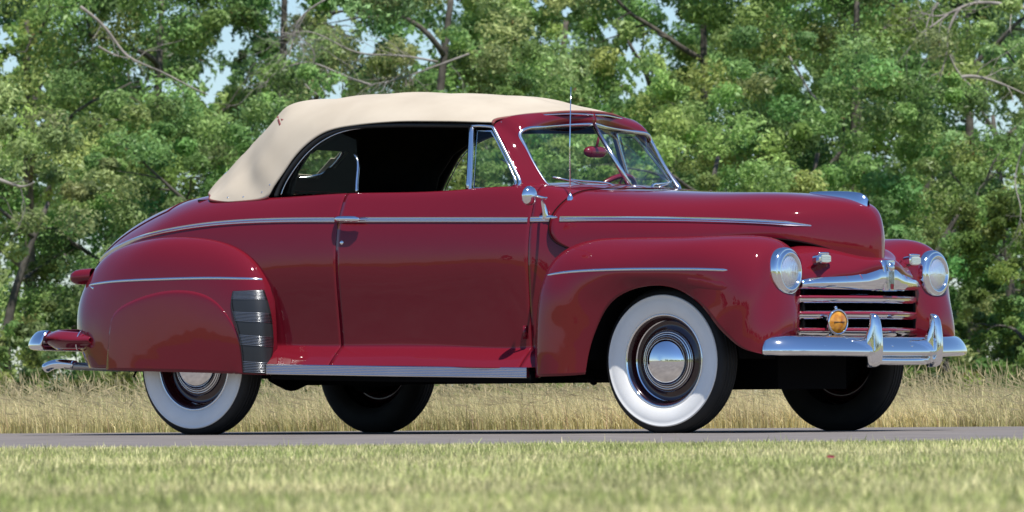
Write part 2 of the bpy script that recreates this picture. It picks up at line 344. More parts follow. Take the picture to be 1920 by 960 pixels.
# ---- front fender (fan of stations from its rear foot over the wheel to the bumper)
FF = Surf([
 [(2.150,.790,.275),(2.175,.855,.278),(2.215,.893,.280),(2.30,.914,.282),(2.41,.914,.284),(2.50,.900,.290)],
 [(2.150,.785,.42),(2.178,.855,.42),(2.215,.895,.42),(2.30,.916,.415),(2.42,.914,.41),(2.525,.900,.40)],
 [(2.155,.780,.58),(2.185,.852,.58),(2.222,.893,.58),(2.31,.916,.56),(2.44,.914,.53),(2.565,.900,.50)],
 [(2.175,.770,.73),(2.208,.838,.735),(2.245,.882,.73),(2.33,.914,.70),(2.46,.914,.65),(2.625,.900,.60)],
 [(2.23,.750,.845),(2.265,.800,.86),(2.305,.852,.85),(2.38,.895,.805),(2.51,.914,.73),(2.70,.900,.663)],
 [(2.36,.705,.895),(2.40,.755,.930),(2.43,.820,.915),(2.49,.882,.855),(2.60,.914,.775),(2.80,.900,.70)],
 [(2.60,.660,.905),(2.63,.725,.946),(2.65,.800,.934),(2.69,.875,.875),(2.76,.914,.79),(2.92,.900,.714)],
 [(2.92,.590,.92),(2.92,.690,.946),(2.94,.790,.937),(2.95,.872,.89),(2.96,.914,.79),(3.02,.900,.702)],
 [(3.18,.515,.92),(3.20,.640,.946),(3.21,.765,.939),(3.20,.866,.89),(3.17,.913,.78),(3.12,.900,.66)],
 [(3.34,.430,.885),(3.385,.600,.935),(3.395,.735,.920),(3.38,.835,.858),(3.335,.893,.74),(3.215,.900,.585)],
 [(3.44,.430,.845),(3.472,.600,.888),(3.478,.715,.872),(3.468,.805,.812),(3.425,.878,.68),(3.275,.899,.515)],
 [(3.475,.460,.76),(3.497,.600,.785),(3.500,.710,.765),(3.495,.790,.71),(3.455,.868,.60),(3.335,.885,.455)],
 [(3.475,.490,.64),(3.525,.600,.64),(3.535,.700,.625),(3.525,.785,.585),(3.48,.860,.50),(3.40,.880,.410)],
 [(3.46,.495,.50),(3.535,.600,.49),(3.545,.690,.48),(3.538,.770,.455),(3.505,.838,.415),(3.46,.868,.388)],
 [(3.42,.495,.385),(3.49,.590,.38),(3.51,.680,.378),(3.515,.750,.376),(3.505,.815,.376),(3.495,.850,.378)],
])
FFL = False
ff = FF.patch(0, 14, 0, 5, 130, 60, flip=FFL); TF = bvh(ff)
ffo = pair('front_fender', ff, PAINT, thick=0.004)
# ---- rear fender with its skirt
RF = Surf([
 [(0.517,0.79,0.3),(0.524,0.86,0.302),(0.497,0.9,0.304),(0.449,0.915,0.306),(0.396,0.922,0.308),(0.36,0.922,0.316)],
 [(0.53,0.8,0.44),(0.52,0.87,0.44),(0.505,0.905,0.44),(0.444,0.922,0.42),(0.354,0.928,0.39),(0.28,0.926,0.319)],
 [(0.528,0.805,0.6),(0.513,0.865,0.6),(0.493,0.902,0.6),(0.416,0.925,0.56),(0.305,0.932,0.48),(0.18,0.93,0.322)],
 [(0.507,0.805,0.733),(0.482,0.855,0.745),(0.437,0.893,0.742),(0.349,0.921,0.69),(0.226,0.934,0.56),(0.08,0.932,0.325)],
 [(0.42,0.8,0.856),(0.39,0.838,0.876),(0.34,0.878,0.865),(0.255,0.915,0.79),(0.129,0.935,0.62),(-0.02,0.933,0.328)],
 [(0.265,0.79,0.941),(0.225,0.82,0.963),(0.175,0.865,0.945),(0.116,0.912,0.855),(0.024,0.935,0.66),(-0.11,0.932,0.331)],
 [(0.04,0.77,0.975),(0.01,0.8,0.998),(-0.02,0.852,0.982),(-0.055,0.908,0.885),(-0.097,0.932,0.67),(-0.19,0.929,0.334)],
 [(-0.22,0.735,0.975),(-0.23,0.77,1.0),(-0.24,0.835,0.98),(-0.25,0.897,0.875),(-0.25,0.923,0.65),(-0.28,0.923,0.337)],
 [(-0.455,0.675,0.935),(-0.485,0.72,0.968),(-0.485,0.785,0.935),(-0.459,0.86,0.825),(-0.422,0.9,0.62),(-0.38,0.912,0.34)],
 [(-0.675,0.6,0.87),(-0.705,0.65,0.895),(-0.69,0.725,0.86),(-0.636,0.81,0.75),(-0.562,0.868,0.58),(-0.47,0.895,0.343)],
 [(-0.815,0.54,0.74),(-0.845,0.6,0.745),(-0.83,0.68,0.72),(-0.756,0.775,0.645),(-0.654,0.838,0.53),(-0.54,0.875,0.346)],
 [(-0.87,0.5,0.58),(-0.895,0.57,0.58),(-0.87,0.66,0.565),(-0.792,0.755,0.525),(-0.698,0.818,0.46),(-0.6,0.852,0.348)],
 [(-0.86,0.48,0.44),(-0.875,0.55,0.44),(-0.85,0.645,0.435),(-0.782,0.735,0.42),(-0.71,0.79,0.39),(-0.65,0.825,0.349)],
 [(-0.81,0.47,0.35),(-0.82,0.54,0.35),(-0.8,0.63,0.35),(-0.757,0.71,0.35),(-0.713,0.76,0.35),(-0.68,0.79,0.35)],
])
rf = RF.patch(0, 13, 0, 5, 130, 60, flip=True); TR = bvh(rf)
rfo = pair('rear_fender', rf, PAINT, thick=0.004)
# skirt: a separate panel standing 5 mm proud inside its arched seam
sk_arc = curve([(205,640),(214,590),(245,566),(300,548),(350,545),(398,560),(434,602),(452,645),(458,692)], 40)
def skirt():
    A = [hit(TR, a, b)[0] for a, b in sk_arc]; xs = np.array([p[0] for p in A]); zs = np.array([p[2] for p in A])
    o = np.argsort(xs); xs = xs[o]; zs = zs[o]; zs[0] = min(zs[0], .345); V = []; F_ = []; nx, nz = 60, 24; X = np.linspace(xs[0]-.01, xs[-1], nx)
    for x in X:
        zt = np.interp(x, xs, zs); zb = np.interp(x, [-.6, .45], [.338, .308])
        zt = max(zt, zb+.004)
        for k in range(nz):
            z = zb+(zt-zb)*k/(nz-1); p, n = side(TR, x, max(z, .352 if x < -.5 else z)); e = min(1, (nz-1-k)/1.2)
            p = p.copy(); p[2] = z; p += n*(0.0003+0.0020*math.sin(e*math.pi/2)); V.append(p)
    for i in range(nx-1):
        for k in range(nz-1): F_.append([i*nz+k, (i+1)*nz+k, (i+1)*nz+k+1, i*nz+k+1])
    return np.array(V), F_
pair('fender_skirt', skirt(), PAINT, thick=0.004, offset=1)
# ---- front panel under the hood lip
FP = Surf([
 row([3.57,3.635,3.665,3.665,3.655],[(0,.852),(0,.838),(0,.815),(0,.785),(0,.755)]),
 row([3.53,3.61,3.655,3.655,3.645],[(.10,.857),(.10,.840),(.10,.812),(.10,.78),(.10,.755)]),
 row([3.46,3.56,3.62,3.63,3.625],[(.20,.880),(.20,.855),(.20,.80),(.20,.77),(.20,.748)]),
 row([3.39,3.49,3.567,3.595,3.59],[(.30,.900),(.30,.874),(.30,.81),(.30,.765),(.30,.742)]),
 row([3.35,3.445,3.518,3.550,3.555],[(.39,.890),(.39,.864),(.395,.812),(.395,.765),(.395,.737)]),
 row([3.30,3.41,3.475,3.50,3.502],[(.47,.872),(.47,.852),(.475,.80),(.475,.76),(.475,.730)]),
 row([3.30,3.39,3.44,3.45,3.45],[(.56,.86),(.56,.84),(.56,.80),(.56,.75),(.545,.72)]),
])
fp = FP.patch(0, 6, 0, 4, 60, 30, flip=True); TP = bvh(fp)
part('front_panel', join([fp, mir(fp)]), PAINT, thick=0.004)
# grille cavity
gc = []
for s in (-1, 1):
    gc.append(extrude([(3.50, s*.50, .74), (3.50, s*.50, .40), (3.35, s*.50, .40), (3.35, s*.50, .74)], (0, s*-.02, 0)))
gc.append(box((3.38, 0, .58), (.02, 1.1, .42))); gc.append(box((3.46, 0, .415), (.14, 1.0, .02)))
part('grille_cavity', join(gc), BLACK, smooth=False)
for k in range(4):
    part('radiator_rib', box((3.44, [-.3, -.1, .1, .3][k], .58), (.03, .02, .34)), BLACK, smooth=False)
# ---- chrome grille header with shield
def gx(w_): return np.interp(abs(w_), [0, .1, .2, .3, .4, .5, .53], [3.655, 3.648, 3.626, 3.592, 3.555, 3.505, 3.485])
hv, hf = [], []
ws_ = np.linspace(-.52, .52, 105); prof = 12
for w_ in ws_:
    a = abs(w_); zb = np.interp(a, [0, .3, .52], [.684, .690, .694]); h = np.interp(a, [0, .07, .10, .16, .24, .34, .46, .52], [.128, .122, .104, .082, .070, .060, .050, .036])
    x0 = gx(w_)
    for k in range(prof):
        t = k/(prof-1); hv.append((x0-.012+.030*math.sin(math.pi*(.08+.84*t)), w_, zb+h*t))
for i in range(len(ws_)-1):
    for k in range(prof-1): hf.append([i*prof+k, i*prof+k+1, (i+1)*prof+k+1, (i+1)*prof+k][::-1])
gh = part('grille_header', (np.array(hv), hf), CHROME, thick=0.006, offset=1)
shield = [(-.062,.826),(-.035,.832),(.035,.832),(.062,.826),(.050,.79),(.042,.74),(.036,.684),(-.036,.684),(-.042,.74),(-.050,.79)]
sh_o = part('shield', extrude([(3.684-abs(a)*.3, a, b) for a, b in shield], (-.03, 0, 0)), CHROME, gh)
part('emblem', lathe([(0, .010), (.014, .008), (.021, .003), (.023, -.004)], (3.684, 0, .800), (1, 0, .25), 24), STEEL, sh_o)
for k in range(-3, 4):
    part('shield_flute', box((3.680, k*.008, .735), (.010, .0026, .085)), STEEL, sh_o, smooth=False)
for k in (-1, 0, 1):
    part('shield_stripe', box((3.686, k*.008+.004, .703), (.004, .0022, .026)), RED, sh_o, smooth=False)
for s in (-1, 1):
    for a in (.20, .28, .36, .44):
        zb = .692; h = np.interp(a, [.16, .24, .34, .46, .52], [.082, .070, .060, .050, .036]); ps = []
        for t in np.linspace(0.05, .97, 9): ps.append((gx(a)-.010+.030*math.sin(math.pi*(.08+.84*t)), s*a, zb+h*t))
        part('header_notch', tube(ps, .0035, 6), RED, gh)
# ---- grille bars
for zc in (.645, .567, .487):
    ws2 = np.linspace(-.515, .515, 61); xs = np.array([gx(a)-.022 for a in ws2]); xs[:4] -= 0; pts = np.stack([xs, ws2, np.full(61, zc)], 1)
    nr = np.stack([.83*np.ones(61), np.zeros(61), .557*np.ones(61)], 1)
    b = part('grille_bar', strip(pts, nr, [(-.022, -.03), (-.022, .0), (-.019, .012), (-.009, .020), (0, .022), (.009, .020), (.019, .012), (.022, 0), (.022, -.03)]), CHROME)
    part('bar_stripe', strip(pts, nr, [(-.0030, .013), (-.0030, .0225), (.002, .0245), (.0075, .0228), (.0125, .018), (.0125, .010)]), RED, b)
# ---- headlights, parking lights, fog lamp
hlax = (1, 0, .02)
for s in (-1, 1):
    c = (3.511, s*.655, .773)
    h = part('headlight', lathe([(.116, -.05), (.1175, -.012), (.1165, .004), (.112, .014), (.106, .017), (.104, .0155), (.100, .0235), (.090, .028), (.083, .027), (.080, .021), (.079, .012)], c, hlax), CHROME)
    part('inner_ring', lathe([(.0815, .020), (.079, .0215), (.0765, .018)], c, hlax), STEEL, h)
    part('lens', lathe([(0, .038), (.03, .0365), (.055, .031), (.070, .024), (.080, .014)], c, hlax), HLENS, h)
    pc = np.array((3.555, s*.40, .835)); 
    pl = part('parking_light', lathe([(.0, .030), (.018, .029), (.026, .022), (.029, .008), (.030, -.03)], pc, (1, s*.12, .12), 4), CHROME, smooth=False)
    pl.data.clear_geometry()
    R = np.array([[1, 0, 0], [0, 1, 0], [0, 0, 1.0]])
    vs = []; fs = []
    for i, (xx, hw, hh) in enumerate([(-.03, .052, .025), (-.008, .052, .025), (.008, .050, .023), (.014, .045, .018)]):
        ring = 20
        for j in range(ring):
            t = 2*math.pi*j/ring; cx, sx = math.cos(t), math.sin(t); q = (abs(cx)**4+abs(sx)**4)**-.25
            vs.append(pc+np.array([xx-.25*abs(cx*q)*0, hw*cx*q, hh*sx*q+xx*.15]))
        if i: fs += [[(i-1)*ring+j, (i-1)*ring+(j+1) % ring, i*ring+(j+1) % ring, i*ring+j] for j in range(ring)]
    fs.append([3*ring+j for j in range(ring)])
    pl.data.from_pydata([tuple(v) for v in vs], [], fs); pl.data.update(); part('lens', box(pc+np.array([.013, 0, .001]), (.008, .078, .028)), LENS, pl, smooth=False)
    for z_ in (-.012, .0, .012):
        part('lens_bar', box(pc+np.array([.016, 0, z_*.8+.001]), (.005, .076, .003)), STEEL, pl, smooth=False)
    part('light_hood', tube([pc+np.array([.004, a, .026+.002*math.cos(a*30)]) for a in np.linspace(-.046, .046, 7)], .006, 8), CHROME, pl)
fc = un(1563, 604, .36); fc[1] = -.36
fg = part('fog_lamp', lathe([(0, -.045), (.03, -.04), (.052, -.022), (.061, -.004), (.063, .008), (.058, .014), (.054, .010)], fc+np.array([.02, 0, 0]), (1, -.32, 0), 40), CHROME)
part('lens', lathe([(0, .020), (.025, .018), (.045, .012), (.055, .006)], fc+np.array([.02, 0, 0]), (1, -.32, 0), 40), AMBER, fg)
part('bracket', tube([fc+np.array([-.02, 0, -.04]), fc+np.array([-.03, .01, -.10]), fc+np.array([-.03, .02, -.14])], .008, 8), CHROME, fg)
part('top_knob', lathe([(0, .014), (.008, .010), (.009, 0), (.006, -.02)], fc+np.array([.012, 0, .064]), (0, 0, 1), 12), CHROME, fg)
part('lens_crossbar', tube([fc+np.array([.038+.32*a, a-.006, 0]) for a in (-.03, 0, .03)], .0022, 6), SEAL, fg)
# ---- bumpers
def bumper(pl_, zc, prof, m_, name, tilt=None):
    c = curve(pl_, 90); pts = np.stack([c[:, 0], c[:, 1], np.interp(np.abs(c[:, 1]), *zc)], 1)
    T = np.gradient(pts, axis=0); T[:, 2] = 0; nr = np.stack([T[:, 1], -T[:, 0], 0.10*np.linalg.norm(T, axis=1)], 1); nr /= np.linalg.norm(nr, axis=1, keepdims=True)
    return part(name, strip(pts, nr, [(-a_, o_) for a_, o_ in prof][::-1]), m_)
bprof = [(.044, -.040), (.049, -.034), (.050, -.026), (.044, -.014), (.034, -.003), (.018, .009), (0, .018), (-.018, .0235), (-.032, .025), (-.042, .021), (-.049, .011), (-.052, -.004), (-.046, -.022), (-.040, -.008), (-.02, .008), (0, .003), (.02, -.010), (.038, -.030)]
fbx = [(3.500, -.840), (3.555, -.810), (3.62, -.73), (3.683, -.58), (3.725, -.38), (3.745, -.18), (3.749, 0), (3.745, .18), (3.725, .38), (3.683, .58), (3.62, .73), (3.555, .810), (3.500, .840)]
fb = bumper(fbx, ([0, .3, .6, .9], [.413, .414, .418, .422]), bprof, CHROME, 'front_bumper')
part('lower_bar', tube(curve([(3.725, -.27, .345), (3.745, -.15, .343), (3.748, 0, .342), (3.745, .15, .343), (3.725, .27, .345)], 30), .019, 12), CHROME, fb)
for (a, b) in ((.55, .0), (-.12, .0), (.05, 0), (-.6, 0)):
    xx = np.interp(abs(a), [0, .2, .38, .58, .74], [3.749, 3.744, 3.725, 3.683, 3.62])
    part('bumper_bolt', lathe([(0, .008), (.008, .006), (.011, 0)], (xx+.014, a, .414), (1, 0, 0), 16), CHROME, fb)
def guard(yc, top):
    V = []; F_ = []; k = 24; Z = [(.312, 3.742, .010), (.315, 3.765, .020), (.325, 3.785, .025), (.345, 3.797, .027), (.40, 3.803, .027), (.46, 3.801, .026), (.51, 3.794, .025), (top-.03, 3.786, .024), (top-.012, 3.776, .021), (top-.003, 3.762, .015), (top, 3.748, .006)]
    for z, xf, hw in Z:
        xb = 3.715 if z < .47 else 3.735
        for j in range(k):
            t = 2*math.pi*j/k; c_, s_ = math.cos(t), math.sin(t); q = (abs(c_)**2.6+abs(s_)**2.6)**(-1/2.6)
            V.append(((xf+xb)/2+(xf-xb)/2*c_*q, yc+.84*hw*s_*q*(1 if c_ > -.2 else 1+1.5*max(0, 1-abs(z-.43)/.13)**1.5), z))
    n = len(Z)
    for i in range(n-1):
        for j in range(k): F_.append([i*k+j, i*k+(j+1) % k, (i+1)*k+(j+1) % k, (i+1)*k+j])
    F_.append(list(range(k))[::-1]); F_.append([(n-1)*k+j for j in range(k)])
    return np.array(V), F_
for s in (-1, 1):
    part('bumper_guard', guard(s*.268, .572), CHROME, fb)
    part('bumper_arm', tube([(3.30, s*.35, .40), (3.72, s*.30, .41)], .018, 8), BLACK, fb)
rb = [(-.90, -.905), (-.985, -.875), (-1.065, -.78), (-1.13, -.6), (-1.17, -.35), (-1.18, 0), (-1.17, .35), (-1.13, .6), (-1.065, .78), (-.985, .875), (-.90, .905)]
rbo = bumper([(x, -y) for x, y in rb][::1], ([0, .9], [.485, .495]), [(a, b) for a, b in bprof], CHROME, 'rear_bumper')
# painted splash apron behind the rear bumper
AP = Surf([[(-1.13,.02,.55),(-1.15,.02,.50),(-1.13,.02,.44)], [(-1.10,.35,.55),(-1.13,.35,.50),(-1.10,.35,.44)], [(-1.04,.60,.548),(-1.08,.62,.50),(-1.04,.60,.442)],
           [(-.97,.72,.545),(-1.02,.765,.50),(-.97,.72,.444)], [(-.86,.80,.540),(-.91,.845,.50),(-.86,.80,.446)], [(-.72,.80,.530),(-.76,.865,.49),(-.72,.80,.446)], [(-.62,.80,.525),(-.64,.865,.49),(-.62,.80,.446)]])
ap = AP.patch(0, 6, 0, 2, 50, 16, flip=True); part('splash_apron', join([ap, mir(ap)]), PAINT, thick=0.004)
apc = [(-.735+.012*math.cos(t), -.79-.055*math.sin(t)**.6 if 0<t<math.pi else -.79, .488+.052*math.cos(t)) for t in np.linspace(0, math.pi, 20)]
part('apron_bead', tube(apc, .004, 6), CHROME)
# exhaust tip
ex = part('exhaust_pipe', tube(curve([(.2, -.48, .36), (-.4, -.50, .345), (-.75, -.52, .350), (-1.06, -.54, .362)], 24), .020, 14), PIPE)
part('exhaust_tip', tube(curve([(-1.0, -.537, .366), (-1.08, -.54, .372), (-1.15, -.543, .366), (-1.19, -.545, .350)], 14), np.linspace(.028, .032, 14), 14, flat=.8), CHROME, ex)
part('hanger', tube([(-.62, -.50, .40), (-.62, -.50, .34), (-.64, -.50, .30)], .006, 6), BLACK, ex)
# tail lamps
for s in (-1, 1):
    c = np.array([-.83, s*.665, .818]); tl_ = part('tail_lamp', lathe([(.040, .06), (.041, .0), (.038, -.04), (.031, -.062), (.022, -.072)], c, (1, s*-.10, .06), 28), PAINT)
    part('lens', lathe([(.026, -.069), (.018, -.078), (0, -.083)], c, (1, s*-.10, .06), 28), TAIL, tl_)
# ---- wheels
def wheel(x, s, hubc=True):
    ax = (0, s, 0); c = (x, s*.737, .352)
    ty = part('tyre', lathe([(.222, .050), (.225, .062), (.24, .070), (.27, .078), (.295, .080), (.315, .077), (.3185, .0765), (.320, .074), (.328, .071), (.340, .062), (.349, .050), (.352, .030), (.3525, 0), (.352, -.03), (.349, -.05), (.340, -.062), (.31, -.077), (.27, -.078), (.235, -.065), (.222, -.05)], c, ax, 96), RUBBER)
    part('whitewall', lathe([(.222, .052), (.226, .0645), (.240, .0725), (.270, .0805), (.295, .0825), (.311, .0800), (.3125, .0815), (.3155, .0810), (.3185, .0775), (.3190, .0755)], c, ax, 96), WHITE, ty)
    tr = []
    for off in (-.034, -.012, .012, .034):
        tr.append(lathe([(.3520, off-.003), (.3555, off-.002), (.3555, off+.002), (.3520, off+.003)], c, ax, 96))
    part('tread_rib', join(tr), RUBBER, ty)
    rm = part('wheel_rim', lathe([(.224, .050), (.222, .062), (.215, .0635), (.208, .058), (.204, .040), (.198, .022), (.190, .012), (.165, .010), (.150, .022), (.120, .030), (0, .030)], c, ax, 72), RIM)
    part('beauty_ring', lathe([(.2275, .058), (.226, .067), (.222, .0690), (.217, .066), (.214, .058)], c, ax, 72), CHROME, rm)
    part('pinstripe', lathe([(.1955, .0195), (.1935, .0178), (.1915, .0160)], c, ax, 72), CHROME, rm)
    part('hub_flange', lathe([(.150, .018), (.151, .030), (.147, .036), (.142, .034), (.138, .037), (.132, .036), (.128, .040), (.122, .042), (.118, .044)], c, ax, 72), RIM, rm)
    part('flange_ring', lathe([(.1505, .029), (.1485, .0345), (.146, .0365)], c, ax, 72), CHROME, rm)
    h = part('hubcap', lathe([(.1205, .040), (.118, .050), (.112, .061), (.10, .075), (.08, .088), (.055, .097), (.03, .102), (0, .104)], c, ax, 72), CHROME)
    part('hubcap_ring', lathe([(.1395, .0360), (.1375, .0385), (.135, .0372)], c, ax, 72), CHROME, h)
    part('hubcap_ring', lathe([(.1300, .0385), (.1280, .0420), (.1252, .0415)], c, ax, 72), CHROME, h)
    part('brake_drum', lathe([(0, -.02), (.14, -.02), (.145, -.09), (0, -.09)], c, ax, 32), BLACK, rm)
    return ty
RIM = mat('maroon_black_rim', (0.030, 0.004, 0.006), 0.18, coat=1.0)
for x in (0, 2.896):
    for s in (-1, 1): wheel(x, s)
# ---- underbody
und = [box((1.35, 0, .37), (3.3, 1.10, .10)), box((1.3, 0, .30), (2.3, .30, .10)), box((3.05, -.12, .31), (.50, .60, .20)), tube([(0, -.72, .33), (0, .72, .33)], .045, 12), tube([(2.896, -.72, .30), (2.896, .72, .30)], .035, 12),
       lathe([(0, -.14), (.09, -.12), (.125, 0), (.09, .12), (0, .14)], (0, 0, .345), (0, 1, 0), 20), box((1.5, -.60, .345), (1.5, .26, .08)), box((1.5, .60, .345), (1.5, .26, .08)),
       lathe([(0, -.3), (.09, -.28), (.11, 0), (.09, .28), (0, .3)], (.80, -.35, .345), (1, 0, 0), 20)]
part('chassis', join(und), BLACK, sharp=40)
for s in (-1, 1):                                                    # inner wheel housings
    for x0, r in ((2.896, .44), (0, .44)):
        v = []; f = []; n = 20
        for i in range(n):
            t = math.pi*(.02+.96*i/(n-1))
            for yy in (.50, .80): v.append((x0+r*math.cos(t), s*yy, .33+r*math.sin(t)))
        f = [[2*i, 2*i+1, 2*i+3, 2*i+2] for i in range(n-1)]; b = len(v)
        for i in range(n): v.append((x0+r*math.cos(math.pi*(.02+.96*i/(n-1))), s*.50, .33+r*math.sin(math.pi*(.02+.96*i/(n-1)))))
        f.append(list(range(b, b+n)))
        part('wheel_housing', (np.array(v), f), BLACK, thick=.004)
part('steering_link', tube(curve([(2.25, -.62, .275), (2.35, -.62, .262), (2.8, -.62, .272)], 12), .009, 8), BLACK)
part('link_joint', lathe([(0, -.022), (.016, -.014), (.020, 0), (.016, .014), (0, .022)], (2.35, -.62, .257), (0, 0, 1), 14), BLACK)
# ---- bright trim
MP = [(a_*1.22, b_*1.1) for a_, b_ in [(-.0115, -.002), (-.0115, .003), (-.008, .0065), (-.0045, .0045), (-.002, .0085), (.002, .0085), (.0045, .0045), (.008, .0065), (.0115, .003), (.0115, -.002)]]
def trim(name, tree, pix, prof, m_=STEEL, n=70, w=.85, pr=True, parents=None, ends=0):
    P, M = on_surface(tree, pix, n, w)
    tp = None
    if ends:
        tp = np.ones(n)
        for i in range(ends): tp[-1-i] = .25+.75*i/ends
    vf = strip(P, M, prof, tp)
    if pr: return pair(name, vf, m_, parents, sharp=50)
    return part(name, vf, m_, sharp=50)
belt = [(190,487),(200,477),(225,462),(260,447),(300,436),(350,426.5),(420,418),(500,413.5),(560,412.3),(629,412)]
trim('quarter_moulding', TB, belt, MP, n=80, w=.7)
trim('door_moulding', TB, [(633,412),(760,411.8),(880,411.8),(990,412)], MP, parents=doors)
trim('cowl_moulding', TB, [(995,411.3),(1018,411),(1046,410.5)], MP, n=14)
trim('hood_moulding', TH, [(1050,410.5),(1150,410.5),(1260,411.5),(1370,414),(1450,417.5),(1521,423)], [(a*1.05, b) for a, b in MP], ends=8)
FPf = halfround(.016, .007)
trim('fender_moulding', TF, [(1018,518),(1050,512),(1100,507.5),(1170,505),(1250,504.5),(1320,505),(1371,507)], FPf, ends=3)
trim('rear_fender_moulding', TR, [(160,536),(200,529.5),(250,525.5),(300,523.5),(400,521.5),(491,524)], FPf)
trim('fender_blister', TF, [(1290,529),(1320,533),(1350,536),(1386,539)], halfround(.060, .0055, 15, 0), m_=PAINT, ends=22)
# rocker moulding
rk = []
for x in np.linspace(.535, 2.135, 60): rk.append((x, -.889+.012*max(0, (x-1.6))/.5, np.interp(x, [.54, 1.33, 2.13], [.331, .314, .300])))
rk = np.array(rk); nr = np.tile([0, -1.0, 0], (60, 1))
rp = [(-.026, -.02), (-.026, .002)]+[(-.024+.048*i/12, .005+(.003 if i % 2 else 0)) for i in range(13)]+[(.026, .002), (.026, -.02)]
pair('rocker_moulding', strip(rk, nr, rp), STEEL, sharp=30)
sill = strip(rk+np.array([0, .03, -.022]), nr, [(-.03, -.06), (-.03, .0), (.03, .0), (.03, -.06)]); pair('sill', sill, BLACK)
# stone guard on the front edge of the rear fender: dark rubber with ribbed bright bands
def stone():
    Ls = [(439,547),(436,566),(442,598),(453,640),(459,698)]; Rs = [(494,545),(504,580),(509,615),(509.5,655),(499,700)]
    Lc = curve(Ls, 41); Rc = curve(Rs, 41); G = []; GN = []
    for a, b in zip(Lc, Rc):
        G.append([hit(TR, *(a+(b-a)*t))[0]+hit(TR, *(a+(b-a)*t))[1]*.005 for t in np.linspace(0, 1, 14)]); GN.append([hit(TR, *(a+(b-a)*t))[1] for t in np.linspace(0, 1, 14)])
    return np.array(G), np.array(GN)
SG, SN = stone(); n1, n2 = SG.shape[:2]
def gridmesh(G): 
    a, b = G.shape[:2]; return G.reshape(-1, 3), [[i*b+j, (i+1)*b+j, (i+1)*b+j+1, i*b+j+1] for i in range(a-1) for j in range(b-1)]
sgp = pair('stone_guard', gridmesh(SG), GUARD, thick=.006, offset=1)
for r0, r1 in ((0, 5), (11.5, 16.5), (23, 28), (35.0, 40)):
    nb = 7; bands = []
    for q in range(nb):
        a = r0+(r1-r0)*(q+.5)/nb; i = int(a); f_ = a-i; L_ = SG[min(i, 40)]*(1-f_)+SG[min(i+1, 40)]*f_; bands.append(tube(L_+SN[min(i, 40)]*.0065, .0021, 6))
    pair('guard_band', join(bands), DSTEEL, sgp)
ed = np.vstack([SG[:, 0], SG[-1, 1:], SG[::-1, -1][1:], SG[0, ::-1][1:-1]])
pair('guard_edge', tube(ed+np.array([0, -.005, 0]), .0032, 6, closed=True), SEAL, sgp)
# fender welts and panel seams
welt = RF.pts(.3, 10, .12, .12, 90, 1)[:, 0]; welt[:, 1] *= -1; pair('fender_welt', tube(welt+np.array([0, -.002, .002]), .0035, 6), GAP)
wf = FF.pts(.2, 9, .1, .1, 90, 1)[:, 0]; wf[:, 1] *= -1; pair('fender_welt', tube(wf, .0035, 6), GAP)
hz = HOOD.pts(0, 0, 0, 6, 1, 50)[0]; hz[:, 1] *= -1; pair('hood_seam', tube(hz+np.array([-.004, 0, 0]), .0038, 6), GAP)
hb = HOOD.pts(0, 9, 6, 6, 80, 1)[:, 0]; hb[:, 1] *= -1; pair('hood_edge', tube(hb+np.array([0, .002, -.004]), .005, 6), GAP)
P, M = on_surface(TB, [(985,655),(984,672),(979,688)], 10); 
# door handle, lock
hn, hm = side(TB, 1.0, 1.067); hc = hit(TB, 634, 411)[0]; hc2 = hit(TB, 683, 411)[0]
for s, dpar in ((1, doors[0]), (-1, doors[1])):
    sv = np.array([1, s, 1])
    pts = curve([hc+np.array([0.004, -.004, 0]), hc+np.array([.012, -.03, 0]), hc+np.array([.05, -.042, 0]), hc2+np.array([-.03, -.043, .001]), hc2+np.array([0, -.038, -.002])], 20)*sv
    h = part('door_handle', tube(pts, np.r_[np.linspace(.015, .013, 6), np.full(10, .0150), np.linspace(.014, .008, 4)], 12, flat=1.0), CHROME, dpar)
    esc = part('escutcheon', lathe([(0, .010), (.012, .009), (.016, .004), (.017, -.004)], (hc+np.array([.004, 0, 0]))*sv, (0, -s, 0), 20), CHROME, h)
lk, ln = hit(TB, 641, 455)
for s, dpar in ((1, doors[0]), (-1, doors[1])):
    part('door_lock', lathe([(0, .006), (.007, .006), (.0105, .003), (.011, -.002)], lk*np.array([1, s, 1]), ln*np.array([1, s, 1]), 20), CHROME, dpar)
for zz in (.40, .375): pass
hg, hgn = hit(TB, 987, 624, .8)
pair('door_hinge', tube([hg+np.array([0, -.012, .035]), hg+np.array([0, -.012, -.03])], .011, 12), PAINT, doors)
# ---- hood ornament
orn = []
for x, hw, z0, z1 in [(3.215, .004, 1.160, 1.172), (3.30, .018, 1.150, 1.174), (3.40, .026, 1.132, 1.172), (3.48, .030, 1.108, 1.166), (3.53, .027, 1.088, 1.152), (3.555, .012, 1.078, 1.125)]:
    orn.append([(x, hw*math.cos(t), z0+(z1-z0)*math.sin(t)) for t in np.linspace(0, math.pi, 15)])
orn = np.array(orn); M_ = smat(np.arange(6), np.linspace(0, 5, 30)); orn = np.einsum('ab,bcd->acd', M_, orn)
part('hood_ornament', gridmesh(orn), CHROME)
# ---- windshield
def mp(P): P = np.array(P, float); P[..., 1] *= -1; return P
# inner bead loop of the near pane: top centre, along top, corner, down the side, corner, bottom to centre
bead = [un(1108,233,.012), un(1050,235,.20), un(1003,239,.43), un(982,243,.530), un(973,251,.560), un(978,265,.565), un(995,300,.568), un(1015,334,.570), un(1028,349,.562), un(1048,356,.520), un(1080,356.5,.40), un(1130,353,.19), un(1180,350,.012)]
bc = curve(bead, 90)
